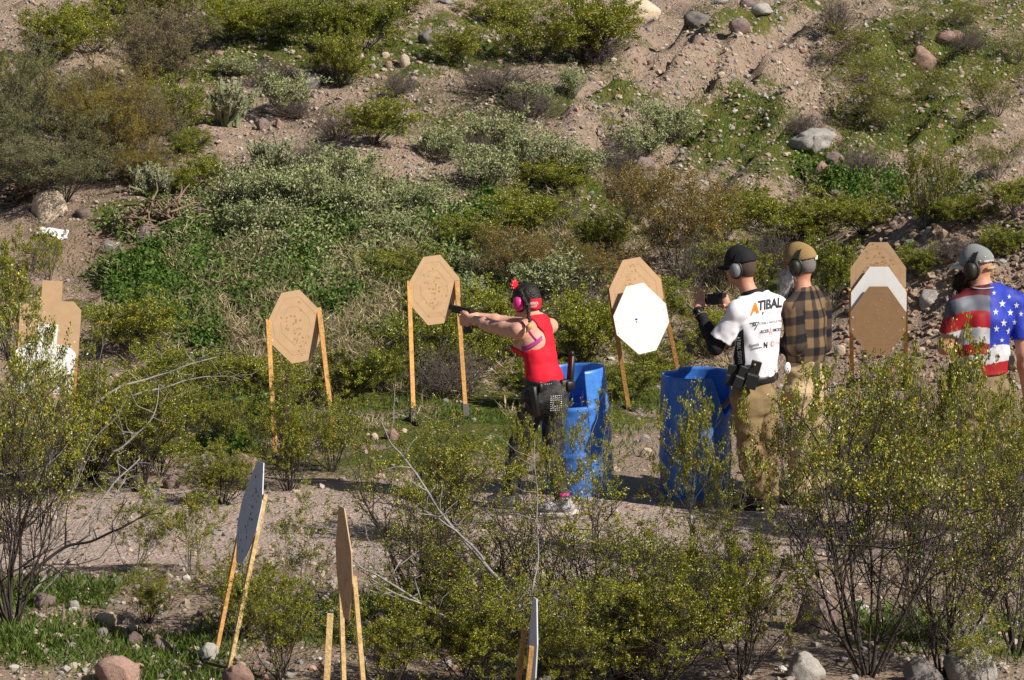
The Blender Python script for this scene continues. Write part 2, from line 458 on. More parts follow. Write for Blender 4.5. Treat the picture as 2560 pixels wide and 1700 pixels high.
def rock_mesh(name, seed, angular):
    r = np.random.RandomState(seed)
    V = IV3.copy()
    for i in range(int(5 + angular * 11)):
        n = nrm(r.normal(size=3)); h = r.uniform(.62, .92)
        d = V @ n; V = V - np.maximum(0, d - h)[:, None] * n * (.55 + .45 * angular)
    V = V * (1 + .30 * vn3(V[:, 0] * 1.3, V[:, 1] * 1.3, V[:, 2] * 1.3, seed) + .15 * vn3(V[:, 0] * 3.5, V[:, 1] * 3.5, V[:, 2] * 3.5, seed + 1) + .06 * vn3(V[:, 0] * 9, V[:, 1] * 9, V[:, 2] * 9, seed + 2))[:, None]
    V /= np.abs(V).max(0)
    return make_mesh(name, V, tris=IF3, smooth=True)
ROCKS = [rock_mesh('rock', 40 + i, .35 + .65 * (i % 4) / 3) for i in range(10)]
rock_cache = {}
def rock(px, py, w, h, kind, label, cat='rock', group=None, seed=None, name=None, tilt=None, depth=None):
    r = random.Random(int(px * 7 + py * 13) if seed is None else seed)
    p = hit(px, py); s = ppm(p)
    W, Hh = w / s, h / s
    k = r.randrange(len(ROCKS))
    if (k, kind) not in rock_cache:
        me = ROCKS[k].copy(); me.materials.append(M['rock_' + kind]); rock_cache[(k, kind)] = me
    o = link(name or ('boulder' if cat == 'boulder' else 'rock'), rock_cache[(k, kind)])
    o.scale = (W / 2, (depth or W * r.uniform(.7, 1.0)) / 2, Hh / 1.55)
    z = ground(p[0], p[1])
    o.location = (p[0], p[1] + .2 * W, z + Hh * .26)
    o.rotation_euler = (r.uniform(-.2, .2), r.uniform(-.2, .2) if tilt is None else tilt, r.uniform(-.5, .5))
    return tag(o, label, cat, group)

for a in [
    (1605, 447, 76, 66, 'mauve', 'grey-brown boulder with a steep smooth face beside the dry twigs at mid slope', 'boulder'),
    (2030, 372, 130, 58, 'light', 'long pale layered boulder dappled by twig shade on the right slope', 'boulder'),
    (2037, 382, 50, 46, 'grey', 'smooth grey boulder leaning on the front of the long pale layered one', 'boulder'),
    (2055, 452, 48, 54, 'pink', 'blunt pinkish boulder standing in grass below the long pale layered one', 'boulder'),
    (2086, 412, 60, 36, 'mauve', 'dull brown rock wedged behind the blunt pinkish boulder', 'rock'),
    (2372, 112, 100, 44, 'pink', 'broad flat pink boulder high on the grassy right slope', 'boulder'),
    (2308, 166, 66, 58, 'pink', 'steep pink boulder just below the broad flat pink one', 'boulder'),
    (1745, 64, 76, 40, 'grey', 'rounded grey oval boulder at the top of the bare slope', 'boulder'),
    (1848, 80, 56, 40, 'mauve', 'dark humped rock below the perched pair at the top of the slope', 'rock'),
    (1906, 36, 60, 30, 'light', 'pale grey wedge boulder perched at the top edge of the slope', 'boulder'),
    (1868, 14, 44, 22, 'mauve', 'brown rock behind the pale wedge boulder at the top edge', 'rock'),
    (1800, 10, 46, 18, 'light', 'flat pale rock at the crest between oval and wedge boulders', 'rock'),
    (1082, 112, 80, 46, 'grey', 'broad dark grey boulder in the grass near the top centre', 'boulder'),
    (1140, 88, 46, 30, 'light', 'smaller pale grey rock just behind the broad dark grey boulder', 'rock'),
    (1013, 166, 32, 36, 'pale', 'upright cream stone alone on bare soil near the top', 'rock'),
    (1592, 48, 120, 70, 'pale', 'large pale crag poking out at the top of the slope', 'boulder'),
    (1120, 8, 52, 20, 'light', 'pale rock at the very top above the broad dark grey boulder', 'rock'),
    (775, 220, 66, 52, 'grey', 'grey boulder half under dry twigs on the upper left slope', 'boulder'),
    (546, 142, 34, 18, 'pink', 'pinkish stone on grass beneath the upper left bushes', 'rock'),
    (655, 326, 36, 34, 'mauve', 'rounded brown stone just right of the spiny cholla', 'rock'),
    (697, 320, 20, 24, 'pink', 'small pink upright stone near the spiny cholla', 'rock'),
    (600, 300, 30, 26, 'grey', 'blue-grey stone tucked against the foot of the cholla', 'rock'),
    (120, 556, 96, 92, 'pale', 'big cream boulder with a crumbly face on the far left bank', 'boulder'),
    (372, 610, 86, 56, 'mauve', 'mauve boulder resting on bare soil below the brush pile', 'boulder'),
    (280, 632, 76, 34, 'grey', 'low grey rounded rock left of the mauve boulder', 'rock'),
    (82, 636, 66, 36, 'mauve', 'low brown rock at the far left below the white litter', 'rock'),
    (516, 576, 30, 42, 'mauve', 'upright brown stone at the right end of the brush pile', 'rock'),
    (437, 488, 32, 30, 'grey', 'grey stone above the right end of the brush pile', 'rock'),
    (212, 546, 56, 26, 'mauve', 'flat brown rock between cream boulder and brush pile', 'rock'),
    (478, 572, 46, 26, 'light', 'pale flat rock at the foot of the brush pile', 'rock'),
    (310, 1168, 80, 48, 'pale', 'pale pinkish boulder in the grass left of the tilted grey target', 'boulder'),
    (612, 1170, 66, 34, 'pink', 'rounded pink rock right behind the top of the grey target', 'rock'),
    (514, 1166, 48, 42, 'light', 'pale rock left of the top of the grey target', 'rock'),
    (428, 1222, 52, 42, 'mauve', 'dark reddish rock at the edge of the wash on the left', 'rock'),
    (380, 1248, 46, 34, 'light', 'pale stone at the wash edge below the dark reddish rock', 'rock'),
    (490, 1252, 56, 34, 'light', 'pale flat stone at the wash edge left of the grey target', 'rock'),
    (980, 1100, 40, 30, 'pink', 'pinkish stone on the grass below the centre octagon stand', 'rock'),
    (935, 1100, 22, 20, 'pale', 'small cream stone left of the pinkish one below the centre stand', 'rock'),
    (300, 1712, 122, 74, 'pink', 'large reddish boulder at the bottom left edge in grass', 'boulder'),
    (592, 1722, 92, 78, 'pink', 'reddish boulder behind the feet of the grey target posts', 'boulder'),
    (335, 1620, 52, 42, 'mauve', 'dark mottled stone above the large reddish boulder', 'rock'),
    (266, 1562, 56, 38, 'pale', 'cream stone in the grass left of the near bushes', 'rock'),
    (404, 1634, 66, 40, 'mauve', 'rounded mauve stone among cobbles near the grey target posts', 'rock'),
    (140, 1602, 42, 20, 'pale', 'flat cream stone lying in bright grass at lower left', 'rock'),
    (520, 1650, 60, 50, 'light', 'grey cobble just left of the lower grey target post', 'rock'),
    (110, 1520, 60, 40, 'mauve', 'brown rock at the foot of the big left bush', 'rock'),
    (183, 1525, 32, 26, 'light', 'white-grey cobble right of the big left bush trunk', 'rock'),
    (2040, 1580, 110, 130, 'mauve', 'tall brown boulder seen through the stems of the big right bush', 'boulder'),
    (2015, 1700, 100, 72, 'light', 'pale boulder at the bottom edge below the tall brown one', 'boulder'),
    (2425, 1712, 150, 96, 'light', 'large grey boulder at the bottom right edge', 'boulder'),
    (2310, 1714, 110, 72, 'grey', 'dark grey boulder left of the large one at the bottom right', 'boulder'),
    (966, 1662, 70, 76, 'mauve', 'dark shaded boulder at the bottom between tan and grey targets', 'boulder'),
    (1615, 1145, 32, 30, 'pale', 'tan stone in the gap between the two blue barrels', 'rock'),
    (1612, 1105, 26, 22, 'light', 'grey stone behind the gap between the two blue barrels', 'rock'),
    (2322, 775, 62, 54, 'light', 'rounded grey boulder in the rubble by the right octagon target', 'boulder'),
    (2100, 888, 30, 30, 'pale', 'cream stone between the plaid shirt and the right octagon', 'rock'),
    (2146, 1135, 46, 60, 'pink', 'pinkish rock seen through bushes right of the plaid-shirted man', 'rock'),
    (2110, 505, 86, 34, 'grey', 'long grey slab in the shade under the right dark bush', 'rock'),
    (2225, 504, 34, 26, 'light', 'white-grey rounded stone at the foot of the dark right bush', 'rock'),
    (2175, 540, 50, 24, 'light', 'pale mottled stone in shade below the dark right bush', 'rock'),
    (1850, 560, 46, 46, 'light', 'pale tan rock above the orange-brown bush on the right', 'rock'),
    (2300, 1110, 40, 30, 'light', 'pale stone among bushes left of the flag-shirted man', 'rock'),
]: rock(*a)

ANCH = [(1592, 40, 'the pale crag'), (1745, 60, 'the oval boulder'), (1906, 30, 'the wedge boulder'), (1082, 105, 'the broad dark boulder'), (1013, 160, 'the upright cream stone'), (1605, 430, 'the steep smooth boulder'), (2030, 350, 'the long pale boulder'),
        (2372, 105, 'the broad pink boulder'), (2308, 150, 'the steep pink boulder'), (1250, 210, 'the dark twig mat'), (1330, 270, 'the dark-based dry shrub'), (998, 220, 'the grey twiggy dome'), (935, 330, 'the bright-tipped creosote'), (1450, 110, 'the grey-branched top creosote'),
        (1250, 350, 'the tallest brittlebush'), (1668, 330, 'the slope brittlebush'), (1430, 220, 'the dusty brittlebush'), (568, 260, 'the spiny cholla'), (690, 400, 'the second cholla'), (775, 200, 'the twig-covered boulder'), (2300, 420, 'the tall dark fanned creosote'),
        (2055, 440, 'the blunt pinkish boulder'), (120, 540, 'the cream boulder'), (372, 600, 'the mauve boulder'), (735, 820, 'the left octagon'), (1085, 730, 'the centre octagon'), (1600, 800, 'the white octagon'), (2197, 740, 'the stacked octagons'), (2450, 700, 'the flag shirt'),
        (1455, 1080, 'the cut-down barrel'), (1738, 1080, 'the notched barrel'), (1345, 1100, 'the woman in red'), (1890, 1100, 'the khaki trousers'), (2015, 1100, 'the plaid-shirted man'), (625, 1280, 'the grey near target'), (862, 1430, 'the tan edge-on target'), (1320, 1600, 'the white edge-on target'),
        (2040, 1550, 'the tall brown boulder'), (2425, 1690, 'the large bottom-right boulder'), (300, 1690, 'the reddish corner boulder'), (30, 1400, 'the big left bush trunks'), (310, 1150, 'the pale pinkish boulder'), (2322, 765, 'the rounded rubble boulder'), (95, 850, 'the torso target'), (612, 1160, 'the rounded pink rock'), (140, 1598, 'the flat cream stone'), (404, 1620, 'the mauve cobble'), (820, 1620, 'the pale stake')]
CW_ = {'grey': 'grey', 'light': 'pale grey', 'pale': 'cream', 'pink': 'pinkish', 'mauve': 'brown'}
USED = set()
def stone_label(px, py, w, kind, what):
    c = sorted(ANCH, key=lambda a: (a[0] - px) ** 2 + (a[1] - py) ** 2)
    sz = 'tiny' if w < 12 else 'small' if w < 20 else 'middling' if w < 30 else 'large'
    def rel(a):
        dx, dy = px - a[0], py - a[1]; d = math.hypot(dx, dy); q = 'just ' if d < 70 else 'well ' if d > 170 else ''
        v = 'above' if dy < 0 else 'below'; h_ = 'left of' if dx < 0 else 'right of'
        return q + (v if abs(dy) > 2.2 * abs(dx) else h_ if abs(dx) > 2.2 * abs(dy) else v + ' and ' + h_)
    opts = ['%s %s %s %s %s' % (sz, CW_[kind], what, rel(a), a[2]) for a in c[:3]]
    opts.append('%s %s %s %s %s, towards %s' % (sz, CW_[kind], what, rel(c[0]), c[0][2], c[1][2]))
    for t_ in opts:
        if t_ not in USED and len(t_.split()) <= 16: USED.add(t_); return t_
    return opts[0]
rr = np.random.RandomState(11)
def stones(n, box, wr, kinds, label, group, reject=None, name='stone'):
    c = 0
    while c < n:
        px, py = rr.uniform(box[0], box[2]), rr.uniform(box[1], box[3])
        if reject is not None and reject(px, py): continue
        p = hit(px, py)
        w = wr[0] + (wr[1] - wr[0]) * rr.rand() ** 2.5
        h = w * rr.uniform(.5, .85)
        kd = kinds[rr.randint(len(kinds))]
        rock(px, py, w, h, kd, stone_label(px, py, w, kd, 'cobble' if 'cobble' in label else 'stone'), 'stone', group, seed=int(px * 31 + py), name=name)
        c += 1
bare = lambda px, py: blob(px, py, VEG) > .75
KS = ['grey', 'light', 'pale', 'pink', 'light', 'mauve', 'pale']
stones(75, (950, 60, 1900, 450), (9, 24), KS, 'small loose stone on the bare upper hillside', 'loose stones on the upper hillside')
stones(22, (480, 130, 950, 420), (9, 22), KS, 'small loose stone among shrubs on the left slope', 'loose stones on the left slope')
stones(38, (1900, 60, 2560, 520), (9, 24), KS, 'small loose stone on the grassy right slope', 'loose stones on the right slope', bare)
stones(34, (60, 1235, 2560, 1440), (10, 30), ['light', 'pale', 'pale', 'pink', 'light'], 'small pale stone on the sandy wash', 'pale stones on the wash')
stones(30, (20, 1500, 720, 1700), (16, 48), KS, 'cobble in the grass at the lower left', 'cobbles at the lower left')
stones(24, (2270, 560, 2560, 800), (12, 36), ['light', 'grey', 'light', 'pale'], 'angular grey stone on the rubble mound', 'stones on the rubble mound')
stones(22, (880, 1040, 1900, 1220), (9, 24), ['light', 'pale', 'pink'], 'small pale stone on the grass behind the shooters', 'stones on the grass behind the shooters')
stones(12, (2060, 820, 2340, 960), (12, 32), ['pale', 'light', 'pink'], 'pale stone on open soil around the right octagon', 'stones around the right octagon')
print('rocks', round(time.time() - T0, 1))

def scatter(n, box, seed, dens=None):
    """n ground points inside a box of the photograph, even in the picture"""
    r = np.random.RandomState(seed)
    out = []
    Yc = np.linspace(14, 62, 2400)
    while len(out) < n:
        m = (n - len(out)) * 2 + 50
        px = r.uniform(box[0], box[2], m); py = r.uniform(box[1], box[3], m)
        if dens is not None:
            k = r.rand(m) < dens(px, py); px, py = px[k], py[k]
        for i in range(0, len(px), 1500):
            a = px[i:i + 1500]; c = py[i:i + 1500]
            R = FW + np.outer((a - 1280) / FPX, [1, 0, 0]) + np.outer((850 - c) / FPX, UP)
            R = R / R[:, 1:2]
            lo = np.full(len(a), 14.0); found = np.full(len(a), np.nan)
            for Ys in Yc.reshape(12, 200)[:, ::8]:
                P = CP + R[:, None] * Ys[None, :, None]
                below = P[..., 2] <= ground(P[..., 0], P[..., 1])
                first = np.argmax(below, 1); ok = below.any(1) & np.isnan(found)
                found[ok] = Ys[first[ok]]
            ok = ~np.isnan(found)
            P = CP + R[ok] * (found[ok] - r.uniform(0, .16, ok.sum()))[:, None]
            P[:, 2] = ground(P[:, 0], P[:, 1])
            out.extend(P)
    return np.array(out[:n])

def merge_instances(P, tv, tf, S, rz, tilt=None, seed=0, squash=None):
    """copies of one little mesh, turned and scaled, as arrays"""
    n = len(P); c, s = np.cos(rz), np.sin(rz)
    V = tv[None] * S[:, None, None]
    if squash is not None: V = V * squash[:, None, :]
    X = V[..., 0] * c[:, None] - V[..., 1] * s[:, None]; Y = V[..., 0] * s[:, None] + V[..., 1] * c[:, None]
    V = np.stack([X, Y, V[..., 2]], -1) + P[:, None]
    F = tf[None] + (np.arange(n) * len(tv))[:, None, None]
    return V.reshape(-1, 3), F.reshape(-1, tf.shape[1])

r = np.random.RandomState(5)
Pg = np.concatenate([scatter(9500, (0, 0, 2560, 560), 1), scatter(900, (0, 560, 2560, 1230), 2), scatter(1500, (0, 1225, 2560, 1460), 3), scatter(1500, (0, 1440, 2560, 1710), 4), scatter(1900, (2100, 520, 2570, 960), 6)])
n = len(Pg)
S = (.012 + .028 * r.rand(n) ** 3)
S = S * np.clip(20.0 / np.abs(proj(Pg)[:, 1] + 200) * 40 / 1.0 * .4 + .8, .8, 1.6)
S[-1900:] = S[-1900:] * .8 + .02 * (r.rand(1900) > .93); S[:9500] *= .66; S[10400:11900] *= .75
V, F = merge_instances(Pg + Z * S[:, None] * .25, IV1, IF1, S, r.rand(n) * 6.3, squash=np.stack([r.uniform(.8, 1.3, n), r.uniform(.7, 1.1, n), r.uniform(.45, .9, n)], -1))
V = V + .25 * np.repeat(S, len(IV1))[:, None] * r.normal(size=V.shape) * .5
pal = np.array([RK['grey'], RK['light'], (.42, .335, .26), RK['pink'], (.33, .28, .24), (.36, .29, .23)])
gk = r.uniform(.75, 1.15, (n, 3)) * [1, 1, 1]; gk = np.repeat(gk[:, :1], 3, 1); gk[-1900:] *= [.78, .68, .60]
gc = np.repeat(pal[r.randint(0, 6, n)] * gk, len(IV1), 0)
tag(part('gravel', V, M['gravel'], None, tris=F, col=gc, smooth=False), 'loose gravel and pebbles scattered over the wash and hillside', 'gravel', kind='stuff')

# ------------------------------------------------------------------ plants
def lerpcol(r, n, cols, wts=None, jit=.25):
    cols = np.array(cols); k = r.choice(len(cols), n, p=wts)
    return cols[k] * r.uniform(1 - jit, 1 + jit, (n, 1))

def leaves(r, P, D, Ln, Wd, cols):
    """rhombic leaves: base P, direction D"""
    n = len(P); D = nrm(D); S = nrm(np.cross(D, r.normal(size=(n, 3))))
    Ln = Ln[:, None]; Wd = Wd[:, None]
    N_ = np.cross(D, S)
    V = np.stack([P, P + D * Ln * .5 + S * Wd * .5 + N_ * Wd * .15, P + D * Ln, P + D * Ln * .5 - S * Wd * .5 + N_ * Wd * .15], 1)
    Q = np.arange(n * 4).reshape(n, 4)
    return V.reshape(-1, 3), Q, np.repeat(cols, 4, 0)

def grow(r, P0, D0, Ln, m, wob, up):
    P = [P0]; d = nrm(D0)
    for i in range(m):
        d = nrm(d + wob * r.normal(size=d.shape) + up * Z)
        P.append(P[-1] + d * (Ln / m)[:, None])
    return np.stack(P, 1), d

def children(r, P, per, t0, t1):
    n, m, _ = P.shape; k = n * per
    i = np.repeat(np.arange(n), per); t = r.uniform(t0, t1, k) * (m - 1)
    a = np.minimum(t.astype(int), m - 2); f = (t - a)[:, None]
    return i, P[i, a] * (1 - f) + P[i, a + 1] * f, nrm(P[i, a + 1] - P[i, a])

def shrub(seed, h, w, stems=14, per=(5, 4, 3), lf=24, lsize=(.012, .007), cols=None, wts=None, spread=.75, stemr=.011, leafj=.012, up=.08, wob=.16, flowers=0, fcols=None, base=.08, lean=(0, 0, 0), twigleaf=1.0, lowleaf=.25, gap=-.17):
    r = np.random.RandomState(seed)
    a = r.rand(stems) * 6.283; el = r.uniform(0, 1, stems) ** .7 * spread
    D = np.stack([np.cos(a) * el, np.sin(a) * el, np.ones(stems) * .8], -1) + np.array(lean)
    P0 = np.stack([np.cos(a) * base * r.rand(stems), np.sin(a) * base * r.rand(stems), np.full(stems, -.05)], -1)
    SV, SQ, n0 = [], [], 0
    def keep(P, r0, r1, k):
        nonlocal n0
        V, Q = tubes(P, r0, r1, k); SV.append(V); SQ.append(Q + n0); n0 += len(V)
    P, d = grow(r, P0, D, h * r.uniform(.5, .95, stems), 6, wob * .6, up)
    keep(P, stemr * r.uniform(.6, 1.4, stems), np.full(stems, stemr * .3), 5)
    lens = (.44, .24, .12); rr_ = (.45, .25, .14)
    for l, pc in enumerate(per):
        i, q, dp = children(r, P, pc, .18 if l == 0 else .3, 1.0)
        k = len(q)
        dd = nrm(dp + (.8 + .1 * l) * r.normal(size=(k, 3)) * np.array([1, 1, .6]) + .35 * Z)
        P, d = grow(r, q, dd, h * lens[l] * r.uniform(.5, 1.2, k), 4 if l == 0 else 3, wob, up)
        keep(P, np.full(k, stemr * rr_[l]), np.full(k, stemr * rr_[l] * .5), 4 if l == 0 else 3)
    # leaves on the last twigs
    n = len(P) * lf
    i, q, dp = children(r, P, lf, .15, 1.0)
    zrel = q[:, 2] / h
    keepm = r.rand(n) < np.clip(lowleaf + 1.6 * zrel, 0, 1) * twigleaf
    # open gaps in the crown
    keepm &= vn3(q[:, 0] * 8 / h, q[:, 1] * 8 / h, q[:, 2] * 8 / h, seed) > gap
    q, dp = q[keepm], dp[keepm]; n = len(q)
    q = q + r.normal(size=(n, 3)) * leafj
    ld = nrm(dp * .6 + r.normal(size=(n, 3)) + .3 * Z)
    c = lerpcol(r, n, cols, wts)
    # clumps differ in hue
    tone = 1 + .5 * vn3(q[:, 0] * 5 / h, q[:, 1] * 5 / h, q[:, 2] * 5 / h, seed + 3)
    c = c * np.stack([tone * 1.02, tone, tone], -1)
    LV, LQ, LC = leaves(r, q, ld, lsize[0] * r.uniform(.6, 1.4, n), lsize[1] * r.uniform(.6, 1.4, n), c)
    SV = np.concatenate(SV); SQ = np.concatenate(SQ)
    fl = None
    if flowers:
        k = r.choice(len(q), flowers); fp = q[k] + r.normal(size=(flowers, 3)) * .02
        fc = lerpcol(r, flowers, fcols, None, .2); s = r.uniform(.008, .017, flowers)
        fl = leaves(r, fp, r.normal(size=(flowers, 3)), s * 1.5, s * 1.4, fc)
    # normalise: crown width w, height h
    wz = np.percentile(q[:, 2], 99.3); wx = (np.percentile(q[:, 0], 98) - np.percentile(q[:, 0], 2) + np.percentile(q[:, 1], 98) - np.percentile(q[:, 1], 2)) / 2
    return dict(stems=(SV, SQ), leaf=(LV, LQ, LC), fl=fl, h=wz, w=wx)

def shrub_meshes(name, d, leafmat, stemmat, flower=True):
    a = make_mesh(name + '_stems', d['stems'][0], quads=d['stems'][1]); a.materials.append(M[stemmat])
    c = make_mesh(name + '_foliage', d['leaf'][0], quads=d['leaf'][1], col=d['leaf'][2], smooth=False); c.materials.append(M[leafmat])
    f = None
    if d['fl'] is not None:
        f = make_mesh(name + '_flowers', d['fl'][0], quads=d['fl'][1], col=d['fl'][2], smooth=False); f.materials.append(M['flower'])
    return dict(stems=a, foliage=c, flowers=f, h=d['h'], w=d['w'])

CREO = [(.165, .195, .009), (.27, .285, .018), (.080, .110, .009), (.42, .39, .06), (.32, .19, .022)]  # the palest tone puts leaf glints into the colour
CW = [.36, .27, .22, .10, .05]
YEL = [(.75, .42, .02), (.75, .45, .03), (.70, .64, .45), (.62, .30, .02)]
TPL = {}
for i in range(4):                        # near creosotes, four different plants
    TPL['near%d' % i] = shrub_meshes('creosote', shrub(100 + i, 1.7, 1.7, stems=15 + 3 * (i % 2), per=(5, 4, 3), lf=44 + 4 * (i % 3), lowleaf=.55, gap=-.05, wob=.22, lsize=(.026, .015), cols=CREO, wts=CW, spread=(.75, .6, .9, .7)[i], stemr=.012, leafj=.013, flowers=430, fcols=YEL), 'leaf', 'darkbark')
for i in range(3):                        # old plants: bare dark stems below, leaves above
    TPL['open%d' % i] = shrub_meshes('creosote', shrub(110 + i, 2.0, 1.9, stems=11, per=(6, 5, 3), lf=40, lowleaf=-.65, gap=-.01, wob=.22, lsize=(.026, .015), cols=CREO, wts=CW, spread=.8, stemr=.017, leafj=.014, flowers=430, fcols=YEL), 'leaf', 'darkbark')
TPL['sparse'] = shrub_meshes('creosote', shrub(120, 1.3, 1.0, stems=7, per=(4, 4, 3), lf=34, lowleaf=.1, wob=.2, lsize=(.024, .014), cols=CREO, wts=CW, spread=.45, stemr=.009, leafj=.013, flowers=320, fcols=YEL), 'leaf', 'bark')
TPL['sparse2'] = shrub_meshes('creosote', shrub(121, 1.3, 1.0, stems=6, per=(5, 4, 3), lf=34, lowleaf=.1, wob=.2, lsize=(.024, .014), cols=CREO, wts=CW, spread=.6, stemr=.009, leafj=.013, flowers=320, fcols=YEL), 'leaf', 'deadwood')
for i in range(3):                        # creosotes on the slope: coarser leaves
    TPL['hill%d' % i] = shrub_meshes('creosote', shrub(140 + i, 1.2, 1.4, stems=16, per=(5, 4, 2), lf=46, lowleaf=.6, lsize=(.030, .016), cols=CREO, wts=CW, spread=1.0, stemr=.009, leafj=.02, flowers=120, fcols=YEL), 'leaf', 'darkbark')
for i in range(2):                        # thin, airy creosotes of the upper right slope
    TPL['airy%d' % i] = shrub_meshes('creosote', shrub(145 + i, 1.2, 1.4, stems=13, per=(5, 4, 2), lf=20, lowleaf=.1, lsize=(.028, .014), cols=[(.19, .20, .014), (.26, .25, .02), (.12, .14, .012)], spread=.85, stemr=.008, leafj=.02), 'leaf', 'twig')
TPL['bright'] = shrub_meshes('creosote', shrub(150, 1.0, 1.2, stems=16, per=(5, 4, 2), lf=44, lowleaf=.6, lsize=(.030, .016), cols=[(.17, .205, .012), (.24, .25, .02), (.10, .13, .012)], spread=.9, stemr=.008, leafj=.02), 'leaf', 'bark')
TPL['rusty'] = shrub_meshes('creosote', shrub(151, 1.5, 1.6, stems=18, per=(5, 4, 2), lf=44, lowleaf=.5, lsize=(.027, .014), cols=[(.22, .145, .025), (.17, .15, .02), (.27, .14, .03), (.12, .12, .018)], spread=.75, stemr=.009, leafj=.02, flowers=300, fcols=YEL), 'leaf', 'bark')
for i in range(3):                        # brittlebush: pale grey-green domes
    TPL['brittle%d' % i] = shrub_meshes('brittlebush', shrub(160 + i, .6, .8, stems=26, per=(4, 3), lf=26, lsize=(.036, .019), cols=[(.29, .32, .165), (.38, .39, .23), (.19, .23, .10), (.27, .31, .115)], spread=1.5, stemr=.006, leafj=.02, up=.10, lowleaf=.05), 'sage', 'twig')
for i in range(2):                        # leafless twiggy shrubs
    TPL['twig%d' % i] = shrub_meshes('twig_shrub', shrub(170 + i, .6, .9, stems=60, per=(4, 4), lf=3, lsize=(.03, .006), cols=[(.15, .12, .10), (.11, .10, .08), (.17, .16, .10)], spread=1.7, stemr=.0065, leafj=.02, wob=.22, up=.02), 'straw', 'twig')
for i in range(3):                        # feathery grey-brown and yellowish desert trees
    cc = [[(.23, .19, .105), (.17, .155, .08), (.27, .22, .12)], [(.34, .23, .04), (.22, .185, .045), (.17, .16, .04)], [(.20, .215, .115), (.15, .165, .08), (.22, .20, .08)]][i]
    TPL['feather%d' % i] = shrub_meshes('desert_tree', shrub(180 + i, 2.4, 2.6, stems=16, per=(7, 6, 3), lf=32, lowleaf=.7, lsize=(.042, .012), cols=cc, spread=.85, stemr=.018, leafj=.028, wob=.14, up=.06), 'straw', 'darkbark')
print('templates', round(time.time() - T0, 1))

NAMES = {'airy': ('creosote_bush', 'bush'), 'open': ('creosote_bush', 'bush'), 'near': ('creosote_bush', 'bush'), 'spar': ('creosote_bush', 'bush'), 'hill': ('creosote_bush', 'bush'), 'brig': ('creosote_bush', 'bush'), 'rust': ('creosote_bush', 'bush'),
         'brit': ('brittlebush', 'shrub'), 'twig': ('dry_shrub', 'shrub'), 'feat': ('desert_tree', 'tree')}
brng = random.Random(3)
def bush(kind, px, py, w, h, label, group=None, rz=None, tilt=(0, 0)):
    t = TPL[kind]; p = hit(px, py); s = ppm(p)
    nm, cat = NAMES[kind[:4]]
    o = empty(nm, (p[0], p[1], ground(p[0], p[1])), label, cat, group)
    sz = h / s / t['h']; sx = w / s / t['w']
    sx = min(max(sx, sz * .5), sz * 1.9)
    o.scale = (sx, sx, sz)
    o.rotation_euler = (tilt[0], tilt[1], brng.uniform(0, 6.28) if rz is None else rz)
    a, c, f = ('trunk', 'crown', 'flowers') if cat == 'tree' else ('stems', 'foliage', 'flowers')
    link(a, t['stems'], o); link(c, t['foliage'], o)
    if t['flowers'] is not None and kind[:4] in ('near', 'open', 'spar', 'rust'): link(f, t['flowers'], o)
    return o

